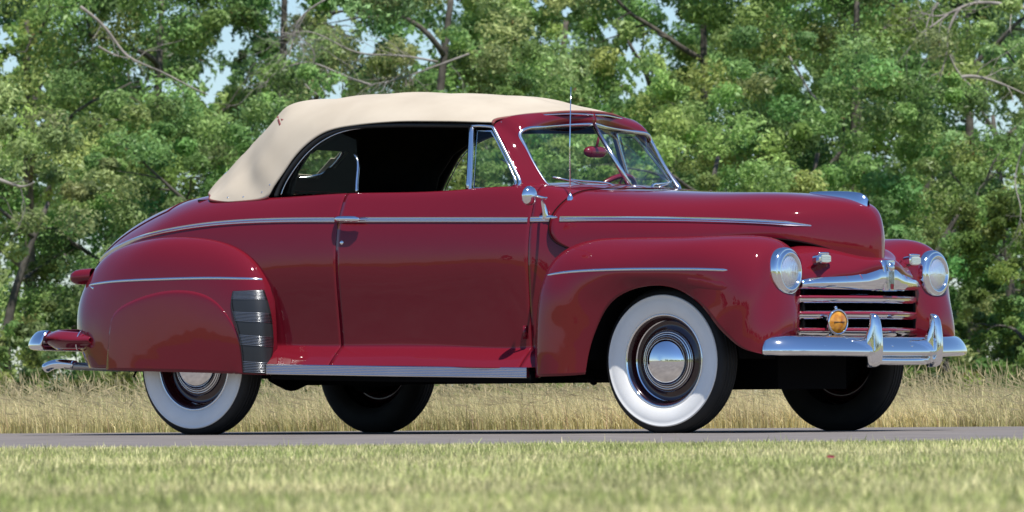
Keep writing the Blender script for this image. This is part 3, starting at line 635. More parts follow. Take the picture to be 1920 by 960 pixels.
# frame (pillar and header): inner loop follows the bead, outer loop at the door and roof rail
outer = [un(1106,213,.0), un(1040,213,.24), un(985,218,.45), un(945,225,.565), un(926,237,.60), un(938,262,.625), un(957,303,.655), un(972,335,.672), un(983,356,.685), un(1020,372,.690), un(1052,370,.45), un(1110,366,.20), un(1170,362,.0)]
IN = np.array(bead); OUT = np.array(outer)
pil = np.interp(np.arange(13), [0, 3, 5, 9, 11, 12], [0, .6, 1, 1, .2, 0])[:, None]
mid1 = IN*.70+OUT*.30+np.array([.010, 0, .003])+pil*np.array([.004, .012, 0]); mid2 = IN*.30+OUT*.70+np.array([.008, 0, .004])+pil*np.array([.004, .016, 0])
mid1[-2:] -= np.array([.004, 0, .004]); mid2[-2:] -= np.array([.004, 0, .006])
for a in (mid1, mid2, IN, OUT): a[0][1] = 0; a[-1][1] = 0
WF = np.stack([IN, mid1, mid2, OUT], 1); WF[..., 1] *= -1
WS = Surf(WF); wsp = WS.patch(0, 9.2, 0, 3, 100, 20, flip=False)
wfo = part('windshield_frame', join([wsp, mir(wsp)]), PAINT, thick=.012)
pair('chrome_bead', tube(bc+np.array([.007, -.003, 0]), .0095, 8), STEEL, (wfo, wfo))
def panel(loop, m_, name, parent=None, th=.004, pr=True):
    c = loop.mean(0); V = np.vstack([loop, [c]]); n = len(loop); return (V, [[i, (i+1) % n, n] for i in range(n)])
pn = panel(bc, GLASS, 'p')
for vf in (pn, mir(pn)):
    part('windshield_pane', vf, GLASS, wfo, smooth=False)
part('centre_bar', tube([un(1111,233,0)+np.array([.006, 0, 0]), un(1181,351,0)+np.array([.006, 0, 0])], .0115, 10), STEEL, wfo)
# wipers
for s in (1, -1):
    sv = np.array([1, s, 1]); TPn = bvh(pn); fw = np.array([.020, -.004, .004])
    onp = lambda px, py, w_: hit(TPn, px, py, w_)[0]+fw
    pv = onp(1138, 352, .16)+np.array([.02, 0, -.02]); mid_ = onp(1095, 342, .28)+np.array([.008, 0, 0]); tip = onp(1062, 338, .37)
    wp = part('wiper', tube(curve([pv, pv+np.array([.004, 0, .018]), mid_, tip], 16)*sv, np.linspace(.0062, .0045, 16), 8), CHROME)
    part('wiper_blade', tube(np.array([onp(1033, 333.5, .45), onp(1068, 341, .36), onp(1100, 349, .28)])*sv+np.array([-.006, 0, 0]), .0050, 6), STEEL, wp)
    part('wiper_pivot', lathe([(0, .030), (.010, .026), (.014, .004), (.020, -.02)], (pv+np.array([.0, 0, -.006]))*sv, (0, 0, 1), 16), CHROME, wp)
# ---- vent windows
vl = [(888,238),(925,239),(935,258),(955,300),(970,332),(974,345),(966,353),(940,355),(882,357)]
def vw(px, py): 
    w_ = np.interp(py, [235, 357], [.612, .700]); return un(px, py, w_)
vloop = np.array([vw(*p) for p in curve([(886,236),(905,236),(924,238)], 8)]+[vw(*p) for p in curve([(926,241),(937,262),(957,302),(971,330),(975,342),(971,351),(955,355.5),(930,356.5),(881,358)], 40)]+[vw(*p) for p in curve([(882,350),(884,300),(886,243)], 12)])
vf_ = pair('vent_window_frame', tube(vloop, .0085, 8, closed=True), STEEL)
il = [vw(893,245), vw(921,246)]+[vw(*p) for p in curve([(930,262),(950,303),(963,331),(967,343),(962,350),(945,352)], 16)]+[vw(888,353)]
pair('inner_frame', tube(np.array(il)+np.array([0, .004, 0]), .0055, 8, closed=True), STEEL, vf_)
pair('vent_pane', panel(np.array(il), GLASS, ''), GLASS, vf_)
pair('division_bar', strip(np.array([vw(*p) for p in curve([(886,236),(880,358)], 10)])-np.array([.006, 0, 0]), np.tile([0, -1.0, 0], (10, 1)), [(-.013, -.01), (-.013, .006), (0, .010), (.013, .006), (.013, -.01)]), STEEL, vf_)
# ---- canvas top
def topedge(px, py, w_): return un(px, py, w_)
# stations along the car; columns from the centre line down to the lower edge of the canvas at the side
TP_ = []
def st(pc, pts): TP_.append([pc]+pts)
# the lower edge around the back follows the deck; then the arc of the quarter window; then the roof rail
E_ = lambda px, py, w_: (lambda p: (p[0], w_, p[2]))(un(px, py, w_))
st((-.36, 0, 1.262), [(-.33,.18,1.258), (-.27,.34,1.246), (-.18,.48,1.228), (-.10,.58,1.212), (-.03,.645,1.195), E_(430,379,.690)])
st((-.33, 0, 1.31), [(-.30,.18,1.305), (-.24,.34,1.295), (-.15,.475,1.28), (-.05,.575,1.262), (.06,.648,1.235), E_(466,377,.705)])
st((-.22, 0, 1.41), [(-.19,.18,1.405), (-.13,.335,1.395), (-.04,.465,1.38), (.07,.565,1.355), (.19,.642,1.30), E_(500,371,.71)])
st((-.06, 0, 1.53), [(-.04,.18,1.528), (.015,.33,1.52), (.10,.46,1.505), (.20,.56,1.47), (.29,.635,1.39), E_(514,352,.70)])
st((.06, 0, 1.625), [(.08,.18,1.622), (.13,.325,1.615), (.20,.45,1.60), (.29,.55,1.555), (.38,.62,1.475), E_(538,315,.68)])
st((.125, 0, 1.682), [(.14,.18,1.678), (.19,.32,1.668), (.265,.44,1.645), (.35,.54,1.595), (.45,.60,1.53), E_(562,284,.66)])
st((.21, 0, 1.708), [(.22,.18,1.705), (.26,.315,1.692), (.33,.43,1.668), (.42,.525,1.62), (.52,.585,1.565), E_(590,260,.645)])
st((.36, 0, 1.722), [(.365,.18,1.718), (.40,.31,1.706), (.46,.425,1.682), (.54,.515,1.64), (.62,.575,1.59), E_(622,244,.635)])
st((.62, 0, 1.732), [(.62,.18,1.728), (.64,.31,1.714), (.67,.42,1.692), (.72,.51,1.652), (.76,.57,1.605), E_(664,236,.63)])
st((1.02, 0, 1.728), [(1.02,.18,1.724), (1.02,.31,1.710), (1.02,.42,1.688), (1.03,.51,1.652), (1.035,.575,1.608), E_(733,229,.63)])
st((1.36, 0, 1.712), [(1.36,.18,1.708), (1.36,.31,1.694), (1.355,.42,1.673), (1.35,.51,1.64), (1.35,.575,1.60), E_(812,228,.63)])
st((1.64, 0, 1.672), [(1.635,.18,1.667), (1.62,.31,1.653), (1.605,.42,1.635), (1.59,.51,1.61), (1.575,.57,1.583), E_(868,229,.625)])
st((1.90, 0, 1.612), [(1.88,.18,1.608), (1.85,.31,1.598), (1.81,.42,1.588), (1.77,.505,1.575), (1.735,.565,1.562), E_(922,230,.615)])
TP_ = np.array(TP_, float)
for i_, (dx_, dz_) in enumerate([(.03, 0), (.065, 0), (.085, 0), (.068, -.012), (.045, -.022), (.032, -.020), (.012, -.014), (0, -.013), (0, -.009), (0, -.009), (0, -.009), (0, -.012), (0, -.005)]):
    TP_[i_, :6, 0] += dx_*np.array([.15, .25, .5, 1, 1.15, .6]); TP_[i_, :6, 2] += dz_*np.array([1, 1, 1, 1, .9, .5])
TOP = Surf(TP_); top_v = TOP.patch(0, 12, 0, 6, 140, 60, flip=False)
# cloth wrinkles on the rear quarter
def wrinkle(V):
    V = V.copy()
    for i, p in enumerate(V):
        x, z = p[0], p[2]; a = min(1, max(0, (0.55-x)/.3)); 
        r = math.sin((x*.75+z*.55)*26+.8)*math.exp(-((z-1.33)/.10)**2)+.7*math.sin((x*.4-z)*17)*math.exp(-((z-1.5)/.10)**2)
        sag = .004*math.sin(x*9)+.003*math.sin(x*21+1)
        V[i] += np.array([-.3, -1 if p[1] < 0 else 0, .3])*.0045*r*a*(abs(p[1])/.65)**2*1.9 + np.array([0, 0, sag*(1-(abs(p[1])/.66)**2)*(1 if x > .2 else 0)])
    return V
top_w = (wrinkle(top_v[0]), top_v[1])
topo = part('canvas_top', join([top_w, mir(top_w)]), CANVAS, thick=.005)
# hole for the rear window: cut by rebuilding faces
def in_window(c): return c[0] < .22 and abs(c[1]) < .375 and 1.345 < c[2] < 1.472
me = topo.data; import bmesh
bm = bmesh.new(); bm.from_mesh(me); bmesh.ops.delete(bm, geom=[f for f in bm.faces if in_window(f.calc_center_median())], context='FACES'); bm.to_mesh(me); bm.free()
lin = TOP.patch(0, 12, 0, 5.9, 70, 30, off=.012, flip=False, keep=lambda c: not in_window(c)); lin = (lin[0]+np.array([.012, 0, -.010])*1, lin[1])
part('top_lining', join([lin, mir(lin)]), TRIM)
# rear window frame and glass
TT = bvh(join([top_v, mir(top_v)]))
def onrear(y, z):
    l, n, i_, d_ = TT.ray_cast(Vector((-1.5, y, z)), Vector((1, 0, 0)))
    return l[0]
rw = []
for y, z in curve([(-.365, 1.338), (.365, 1.338), (.385, 1.352), (.383, 1.462), (.367, 1.476), (-.367, 1.476), (-.383, 1.462), (-.385, 1.352)], 60, closed=True): rw.append((onrear(y, z)+.010, y, z))
rw = np.array(rw); rwo = part('rear_window_frame', tube(rw, .010, 8, closed=True), STEEL); part('rear_window_pane', panel(rw, TINT, ''), TINT, rwo)
# piping along the lower edge and the rear bow, snaps
edge = TOP.pts(0, 2.2, 6, 6, 40, 1)[:, 0]; edge[:, 1] *= -1; back = TOP.pts(0, 0, 0, 6, 1, 40)[0]; back[:, 1] *= -1
pair('hem_piping', tube(np.vstack([back[:-1], edge]), .006, 8), PIPING, (topo, topo))
bow = TOP.pts(5, 5, 4.2, 5.3, 1, 14)[0]; bow[:, 1] *= -1; 
pair('bow_piping', tube(np.array([hit(TT, *q_, .55)[0]+hit(TT, *q_, .55)[1]*.002 for q_ in np.linspace((520,216),(527,236), 5)]), .008, 8), PIPING, (topo, topo))
for px, py in ((428,371), (457,370), (492,361), (507,347)):
    p, n = hit(bvh(top_w), px, py, .7); pair('snap', lathe([(0, .007), (.005, .006), (.007, 0)], p, n, 12), CHROME, (topo, topo))
# front hem piping over the windshield header
fh = TOP.pts(12, 12, 0, 6, 1, 50)[0]; fh[:, 1] *= -1
pair('header_piping', tube(fh+np.array([.008, 0, -.004]), .0075, 8), PIPING, (topo, topo))
hdr = np.array([un(1108,216,.0), un(1075,214.5,.12), un(1040,215,.24), un(1000,218,.38), un(965,223,.49), un(935,230,.575)]); pair('header_bead', tube(curve(hdr, 40)+np.array([.020, -.010, .001]), .0045, 8), CHROME, (wfo, wfo))
# roof rail and quarter window surround
rail = np.vstack([curve([un(514,368,.69), un(523,345,.68), un(548,306,.665), un(575,275,.645), un(604,254,.632), un(640,240.5,.622), un(700,233.5,.615), un(800,232.5,.61), un(890,233.5,.60)], 80)])
rl = pair('roof_rail', tube(rail+np.array([.008, .004, -.006]), .014, 10, flat=.9), SEAL)
pair('rail_bead', tube(curve([un(527,366,.69), un(533,350,.68), un(556,312,.665), un(583,281,.645), un(612,260,.632), un(646,246,.622), un(702,238.5,.615), un(800,236.5,.61), un(884,237,.60)], 80), .0035, 6), STEEL, rl)
# quarter window glass with bright front edge
ql = np.array([un(a, b, np.interp(b, [240, 366], [.650, .652])) for a, b in [(534,366),(545,335),(572,292),(606,262),(640,250),(668,262),(672,300),(672,362)]])
qw = pair('quarter_window_pane', panel(ql, GLASS, ''), QGLASS)
pair('pane_edge', tube(curve([un(664,289,.63), un(670,297,.64), un(672,312,.65), un(670,335,.67), un(669,362,.69)], 14), .0075, 8, flat=.6), STEEL, qw)
# dark quarter liner between the rear window and the side opening
qlin = [un(500,368,.60), un(512,345,.60), un(545,300,.60), un(600,250,.58), un(640,238,.58), un(620,262,.58), un(585,281,.60), un(558,323,.60), un(548,366,.60)]
pair('quarter_lining', extrude(qlin, (0, .01, 0)), TRIM)
# ---- mirror, antenna
mc = np.array(un(993,367,.99)); mo = part('door_mirror', lathe([(0, .030), (.018, .028), (.034, .020), (.045, .008), (.0485, -.002), (.047, -.008), (.043, -.009)], mc, (1, -.12, -.05), 36), CHROME)
part('mirror_glass', lathe([(0, -.006), (.044, -.006)], mc, (1, -.12, -.05), 36), LENS, mo)
b0, bn = hit(TB, 1024, 408, .76)
part('mirror_arm', tube(curve([mc+np.array([.028, .01, .0]), mc+np.array([.055, .05, -.012]), b0+np.array([0, -.03, .085]), b0+np.array([0, -.006, .028]), b0+np.array([0, .0, .0])], 24), np.r_[np.full(14, .0065), np.linspace(.0065, .020, 10)], 10), CHROME, mo)
part('arm_base', strip(np.array([b0+np.array([a, -.003, 0]) for a in np.linspace(-.07, .07, 20)]), np.tile(bn, (20, 1)), halfround(.030, .014), np.sin(np.linspace(.15, math.pi-.15, 20))), CHROME, mo)
ab = hit(bvh(join([hp, BODY.patch(9.7, 11, 0, 11, 40, 60, flip=FL)])), 1069, 371, .62)[0]; 
an = part('antenna', tube([ab, ab+np.array([0, 0, .25]), un(1070.5, 163, -ab[1])], [.0035, .003, .0018], 8), CHROME)
part('antenna_base', lathe([(0, .022), (.008, .020), (.010, .010), (.015, .004), (.017, -.012)], ab, (0, 0, 1), 20), CHROME, an)
# ---- interior
def cushion(c, s, m_, name, par=None):
    bmx = bmesh.new(); bmesh.ops.create_cube(bmx, size=1.0); bmesh.ops.scale(bmx, vec=s, verts=bmx.verts); bmesh.ops.bevel(bmx, geom=bmx.edges[:], offset=min(s)*.35, segments=4, affect='EDGES')
    me_ = bpy.data.meshes.new(name); bmx.to_mesh(me_); bmx.free(); me_.polygons.foreach_set('use_smooth', [True]*len(me_.polygons)); me_.materials.append(m_)
    o = bpy.data.objects.new(name, me_); C.objects.link(o); o.location = c; P_(o) if par is None else setattr(o, 'parent', par); return o
cushion((1.25, 0, .72), (.55, 1.25, .22), LEATHER, 'front_seat'); a = cushion((.95, 0, .95), (.16, 1.25, .42), LEATHER, 'seat_back')
cushion((.45, 0, .74), (.5, 1.15, .2), LEATHER, 'rear_seat'); cushion((.10, 0, 1.0), (.16, 1.2, .38), LEATHER, 'seat_back')
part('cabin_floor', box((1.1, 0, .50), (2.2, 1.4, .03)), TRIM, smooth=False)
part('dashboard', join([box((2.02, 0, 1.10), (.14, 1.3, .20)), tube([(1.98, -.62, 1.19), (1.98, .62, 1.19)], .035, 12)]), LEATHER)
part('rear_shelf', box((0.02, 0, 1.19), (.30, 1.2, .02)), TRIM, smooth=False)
sx = un(1140, 350, -.36); scn = np.array([sx[0]-.02, .36, 1.13]); axs = np.array([-.80, 0, .60]); e1 = np.array([0, 1, 0]); e2 = np.cross(axs, e1)
sw = part('steering_wheel', tube([scn+.205*(math.cos(t)*e1+math.sin(t)*e2) for t in np.linspace(0, 2*math.pi, 40, endpoint=False)], .013, 8, closed=True), RED)
for t in (0.5, 2.6, 4.7): part('spoke', tube([scn, scn+.2*(math.cos(t)*e1+math.sin(t)*e2)], .006, 6), RED, sw)
part('steering_column', tube([scn, scn-axs*.5], .02, 8), RED, sw)
rm_c = un(1116, 285, -.04); rmo = part('rear_view_mirror', tube([rm_c+np.array([0, a, 0.0]) for a in np.linspace(-.085, .085, 12)], [.012, .022, .027, .029, .029, .029, .029, .029, .029, .027, .022, .012], 14), RED)
part('mirror_stem', tube([rm_c+np.array([0, 0, .0]), rm_c+np.array([.03, 0, .09])], .007, 8), RED, rmo)
#ENV
# ================================================================== GROUND, ROAD, GRASS
def fast(name, V, Q, material, k=4, smooth=False):
    me_ = bpy.data.meshes.new(name); V = np.ascontiguousarray(V, np.float32); Q = np.ascontiguousarray(Q, np.int32)
    me_.vertices.add(len(V)); me_.vertices.foreach_set('co', V.ravel()); me_.loops.add(Q.size); me_.loops.foreach_set('vertex_index', Q.ravel())
    me_.polygons.add(len(Q)); me_.polygons.foreach_set('loop_start', np.arange(0, Q.size, k, dtype=np.int32)); me_.polygons.foreach_set('loop_total', np.full(len(Q), k, np.int32))
    if smooth: me_.polygons.foreach_set('use_smooth', [True]*len(Q))
    me_.update(calc_edges=True); me_.materials.append(material)
    o = bpy.data.objects.new(name, me_); C.objects.link(o); return o
def setting(o, kind='structure', label=None, cat=None):
    o['kind'] = kind
    if label: o['label'] = label
    if cat: o['category'] = cat
    return o
GROUND = noisecol(mat('lawn_soil', (0.12, 0.13, 0.05), 0.95, spec=0.1), [(0.25, (0.13, 0.15, 0.045)), (0.5, (0.22, 0.23, 0.085)), (0.8, (0.30, 0.27, 0.12))], 0.9, 8, bump=0.6, bscale=40, bdist=0.02)
ASPH = noisecol(mat('driveway_asphalt', (0.2, 0.18, 0.18), 0.9, spec=0.2), [(0.25, (0.140, 0.125, 0.118)), (0.55, (0.195, 0.175, 0.160)), (0.85, (0.26, 0.235, 0.215))], 3.0, 9, bump=0.5, bscale=160, bdist=0.004)
def blade_mat(name, stops, scale, zs=None, trans=0.25):
    m_ = mat(name, (0.2, 0.2, 0.1), 0.6, spec=0.25); noisecol(m_, stops, scale, 5)
    t = m_.node_tree; b = t.nodes['Principled BSDF']; rp = [n for n in t.nodes if n.type == 'VALTORGB'][0]
    tl2 = N(m_, 'ShaderNodeBsdfTranslucent'); mx = N(m_, 'ShaderNodeMixShader'); mx.inputs[0].default_value = trans
    src = rp.outputs[0]
    at = N(m_, 'ShaderNodeAttribute'); at.attribute_name = 'tone'; mu = N(m_, 'ShaderNodeMix', data_type='RGBA', blend_type='MULTIPLY'); mu.inputs[0].default_value = 1
    t.links.new(src, mu.inputs[6]); t.links.new(at.outputs['Color'], mu.inputs[7]); src = mu.outputs[2]
    t.links.new(src, b.inputs['Base Color']); t.links.new(src, tl2.inputs[0])
    t.links.new(b.outputs[0], mx.inputs[1]); t.links.new(tl2.outputs[0], mx.inputs[2]); t.links.new(mx.outputs[0], t.nodes['Material Output'].inputs[0])
    return m_
def tone(o, col):
    """one colour per vertex: the leaf's or blade's own pigment"""
    a = o.data.color_attributes.new('tone', 'FLOAT_COLOR', 'POINT'); c = np.ones((len(col), 4), np.float32); c[:, :3] = col; a.data.foreach_set('color', c.ravel())
# ground sheet reaching the horizon
gs = [-3000, -400, -120, -40, -15, 0, 15, 40, 120, 400, 3000]; GV = [place(34.5+b, a, 0.0) for a in gs for b in gs]; n_ = len(gs)
setting(mesh('lawn', GV, [[i*n_+j, i*n_+j+1, (i+1)*n_+j+1, (i+1)*n_+j] for i in range(n_-1) for j in range(n_-1)], GROUND, smooth=False))
def near_edge(s): return 26.2+.30*np.sin(s*.55+.6)-.10*np.abs(s)+.08*np.sin(s*3.1)
def far_edge(s): return 37.6-.16*(s)+.10*np.sin(s*1.3)
ss = np.linspace(-60, 60, 301); RV = []
for s_ in ss:
    sc_ = max(-6, min(6, s_)); 
    for k_ in np.linspace(0, 1, 9): RV.append(place(near_edge(sc_)+(far_edge(sc_)-near_edge(sc_))*k_, s_, 0.002))
setting(mesh('road', RV, [[i*9+j, (i+1)*9+j, (i+1)*9+j+1, i*9+j+1] for i in range(300) for j in range(8)], ASPH))
def pix_s(px, D): return (px-960)/FPX*D
# mown lawn blades
def blades(D, s, h, wdt, lean, curl, tonecol, segs=1, z0=0.0, flip=None):
    n = len(D); base = CAM[None]*np.array([1, 1, 0])+FG[None]*D[:, None]+RG[None]*s[:, None]; base[:, 2] = z0
    az = rng.uniform(0, 2*math.pi, n) if flip is None else flip; ld = np.stack([np.cos(az), np.sin(az), np.zeros(n)], 1)
    fa = rng.uniform(-1.1, 1.1, n); wd = RG[None]*np.cos(fa)[:, None]+FG[None]*np.sin(fa)[:, None]
    rows = []; K = segs+2
    for k in range(K):
        t = k/(K-1); ww = wdt*(1-t)**.8 if k < K-1 else wdt*.08
        c = base+ld*(lean*h*(t**(1+curl)))[:, None]; c[:, 2] += h*t*(1-.28*lean*t)
        rows.append((c-wd*(ww/2)[:, None], c+wd*(ww/2)[:, None]))
    V = np.stack([r for a in rows for r in a], 1).reshape(-1, 3); nb = 2*K
    b = (np.arange(n)*nb)[:, None, None]; q = np.array([[2*k, 2*k+1, 2*k+3, 2*k+2] for k in range(K-1)])[None]; Q = (b+q).reshape(-1, 4)
    return V, Q, np.repeat(tonecol, nb, axis=0)
def vnoise(x, y, seed):
    r = np.random.default_rng(seed); o = np.zeros_like(x)
    for k in range(7):
        f = 0.4*1.7**k; a = r.uniform(0, 6.28); p = r.uniform(0, 6.28); q = r.uniform(0, 6.28)
        o += np.sin(f*(x*math.cos(a)+y*math.sin(a))*3+p+1.3*np.sin(f*(x*math.sin(a)-y*math.cos(a))*2.1+q))/1.25**k
    return o/3
def lawn():
    n = 330000; u = rng.random(n); D = 8.5+(26.5-8.5)*u**.82; s = rng.uniform(-1, 1, n)*(D*.088+.35)
    keep = (D < near_edge(s)+rng.normal(0, .16, n)) & (rng.random(n) < .75+.25*vnoise(s, D, 3)); D = D[keep]; s = s[keep]; n = len(D)
    v = vnoise(s, D, 5); v2 = vnoise(s*2.3, D*1.2, 8)
    edge_ = np.clip((near_edge(s)-D)/2.2, .15, 1)
    h = edge_*rng.uniform(.016, .040, n)*(1+.25*v2)*np.where(rng.random(n) < .01, 1.6, 1); wd = rng.uniform(.0030, .0065, n)
    dry = np.clip(.56+.38*v+rng.normal(0, .33, n)+np.where(D > near_edge(s)-.8, .25, 0), 0, 1)[:, None]
    col = (1-dry)*np.array([.35, .43, .105])+dry*np.array([.92, .80, .45]); col *= rng.uniform(.30, 1.45, (n, 1))*np.clip(1+.22*v2, .5, 1.5)[:, None]
    V, Q, T = blades(D, s, h, wd, rng.uniform(.1, .9, n), .6, col, 0); o = fast('lawn_grass', V, Q, LAWN); tone(o, T); return o
LAWN = blade_mat('lawn_blades', [(0.3, (.85, .9, .85)), (0.7, (1.1, 1.1, 1.1))], 1.2, trans=.3)
setting(lawn(), 'stuff', 'short mown yellow green grass covering the foreground beside the road', 'grass')
DRY = blade_mat('dry_grass_blades', [(0.3, (.85, .85, .85)), (0.7, (1.1, 1.1, 1.1))], 1.0, trans=.45)
def tall():
    Vs, Qs, Ts = [], [], []; off = 0
    for (n, hmin, hmax, w0, w1, tip) in ((62000, .12, .25, .003, .006, 0), (11000, .20, .38, .0022, .0045, 1)):
        u = rng.random(n); s = rng.uniform(-1, 1, n)*4.6; D = far_edge(s)+.05+(8*u**1.7)+np.abs(rng.normal(0, .05, n))
        s *= D/40*1.0; v = vnoise(s*.9, D*.5, 11); v2 = vnoise(s*2, D, 12)
        h = rng.uniform(hmin, hmax, n)*(1+.18*v2+.22*v)*np.where(D < far_edge(s)+.35, .8, 1)
        dry = np.clip(.72+.22*v+rng.normal(0, .20, n), 0, 1)[:, None]
        col = (1-dry)*np.array([.24, .29, .08])+dry*np.array([1.0, .86, .50]); pk = rng.random(n) < .12; col[pk] = np.array([.62, .45, .30]); col *= rng.uniform(.5, 1.3, (n, 1))
        az = rng.normal(math.atan2(-RG[1], -RG[0])+.2, 1.3, n)
        V, Q, T = blades(D, s, h, rng.uniform(w0, w1, n), rng.uniform(.05, 1.5, n)**1.3, 1.4, col, 3, flip=az); Vs.append(V); Qs.append(Q+off); Ts.append(T); off += len(V)
        if tip:                                                      # seed heads: small spindles on the tallest stems
            K = 10; Vr = V.reshape(n, K, 3); a = (Vr[:, 6]+Vr[:, 7])/2; b = (Vr[:, 8]+Vr[:, 9])/2; dirv = b-a; L_ = np.linalg.norm(dirv, axis=1, keepdims=True)+1e-9; dirv /= L_
            sd_ = np.cross(dirv, FG[None]); wv = rng.uniform(.0015, .0040, (n, 1)); P0 = a+(b-a)*.35; P1 = (a+b)/2+(b-a)*.15+sd_*wv; P2 = b+dirv*.02; P3 = (a+b)/2+(b-a)*.15-sd_*wv
            V2 = np.stack([P0, P1, P2, P3], 1).reshape(-1, 3); Vs.append(V2); Qs.append(np.arange(n*4).reshape(n, 4)+off); Ts.append(np.repeat(np.tile([.60, .50, .30], (n, 1))*rng.uniform(.7, 1.2, (n, 1)), 4, axis=0)); off += len(V2)
    o = fast('tall_dry_grass', np.vstack(Vs), np.vstack(Qs), DRY); tone(o, np.vstack(Ts)); return o
setting(tall(), 'stuff', 'tall straw coloured dry grass behind the road and the car', 'grass')
pp = place(*[17.35, pix_s(1555, 17.35)], .035)
pet = mesh('fallen_petal', np.array([pp+RG*a*.012+np.array([0, 0, b*.006])+FG*c*.006 for a, b, c in [(-1, 0, 0), (-.4, .8, .5), (.3, .6, -.4), (1, 0, .2), (.4, -.5, -.6), (-.5, -.4, .5), (0, .25, .9)]]), [[0, 1, 6], [1, 2, 6], [2, 3, 6], [3, 4, 6], [4, 5, 6], [5, 0, 6]], mat('magenta_petal', (.55, .03, .10), .5))
pet['label'] = 'tiny magenta petal lying on the lawn in front of the bumper'; pet['category'] = 'petal'
# ================================================================== TREES
LEAF = blade_mat('tree_leaves', [(0.3, (.9, .93, .9)), (0.7, (1.08, 1.05, 1.0))], 1.3, trans=.42)
LEAF.node_tree.nodes['Principled BSDF'].inputs['Roughness'].default_value = .42
BARK = noisecol(mat('grey_brown_bark', (.2, .17, .14), .9), [(0.3, (.055, .048, .040)), (0.7, (.13, .115, .095))], 14, 6)
DEAD = noisecol(mat('bleached_dead_wood', (.4, .36, .32), .85), [(0.3, (.19, .165, .145)), (0.7, (.38, .34, .30))], 9, 6)
# openings in the canopy where the sky shows
GAPS = [(405,150,30),(432,95,22),(385,185,16),(20,120,20),(10,70,18),(75,165,10),(620,185,26),(640,40,24),(690,95,14),(815,85,26),(800,110,18),(775,75,14),(1190,95,22),(1200,150,24),(1140,60,20),(1170,180,12),(1500,135,16),(1512,160,14),(1735,105,9),(1840,110,12),(1905,195,18),(1010,8,14),(1060,20,10),(75,228,10),(1540,205,8),(640,165,14),(585,188,12),(425,60,12),(1885,110,9),(560,20,10)]
HK = 1.36                                                            # distance scale of the hedgerow
def crown(cx, cD, zc, rs, rz, n, cl, size, tint, seed, name='crown'):
    """leaf blades gathered in clumps through an uneven ellipsoid; returns mesh arrays"""
    r = np.random.default_rng(seed); th = r.uniform(0, 2*math.pi, cl); ph = np.arccos(r.uniform(-1, 1, cl)); rad = r.uniform(.45, 1.0, cl)**.6
    cc = np.stack([rs*rad*np.sin(ph)*np.cos(th), rs*.9*rad*np.sin(ph)*np.sin(th), rz*rad*np.cos(ph)], 1)*(1+.15*r.normal(size=(cl, 1)))
    cs = r.uniform(.13, .38, cl)*rs*.62; k = r.integers(0, cl, n); g_ = r.normal(size=(n, 3)); g_ /= np.linalg.norm(g_, axis=1, keepdims=True); g_ *= (r.random((n, 1))**.45)
    P = cc[k]+g_*cs[k][:, None]*np.array([1, 1, .72])
    W = CAM[None]*np.array([1, 1, 0])+RG[None]*(cx+P[:, :1])+FG[None]*(cD+P[:, 1:2]); W[:, 2] = zc+P[:, 2]
    d = W-CAM; dd = d@Fv; px = 960+FPX*(d@Rv)/dd; py = 480-FPX*(d@Uv)/dd; ok = W[:, 2] > .05
    for gx_, gy_, gr in GAPS:
        q = np.hypot(px-gx_, py-gy_)/gr; ok &= ~((q < .95+.25*np.sin(px*.13+py*.09+gx_)+.3*np.sin(px*.31-py*.23+gy_)) & (r.random(n) < .985))
    W = W[ok]; g_ = g_[ok]; k = k[ok]; n = len(W)
    nr = g_*.8+r.normal(size=(n, 3))*.7+np.array([0, 0, .35]); nr /= np.linalg.norm(nr, axis=1, keepdims=True); a = np.cross(nr, r.normal(size=(n, 3))); a /= np.linalg.norm(a, axis=1, keepdims=True); b = np.cross(nr, a)
    L_ = (size*r.uniform(.6, 1.25, n))[:, None]; wd = L_*r.uniform(.32, .46, (n, 1)); fold = nr*L_*.10
    V = np.stack([W-a*L_*.5, W-b*wd*.5+fold-a*L_*.05, W+a*L_*.5, W+b*wd*.5+fold-a*L_*.05], 1).reshape(-1, 3)
    ct = np.clip(1+.10*r.normal(size=(cl, 3))*np.array([1, .4, .6])+.26*r.normal(size=(cl, 1)), .40, 1.8); col = np.array(tint)[None]*ct[k]*r.uniform(.7, 1.35, (n, 1))
    br = r.random(n) < .003; col[br] = np.array([.20, .13, .06])
    return V, np.arange(4*n).reshape(n, 4), np.repeat(col, 4, axis=0)
def limb(p, d, L_, r0, r, depth, out, wig=.18, k=7, up=.0):
    pts = [p]; q = p.copy(); d = d/np.linalg.norm(d); ns = 7
    for i in range(ns):
        d = d+r.normal(size=3)*wig+np.array([0, 0, up]); d /= np.linalg.norm(d); q = q+d*L_/ns; pts.append(q)
        if depth > 0 and i > 0 and r.random() < .75:
            limb(q, d+r.normal(size=3)*.75, L_*r.uniform(.35, .6), r0*(1-i/ns)*.6, r, depth-1, out, wig, 5, up)
    out.append(tube(curve(pts, 12), np.linspace(r0, r0*.25, 12), k))
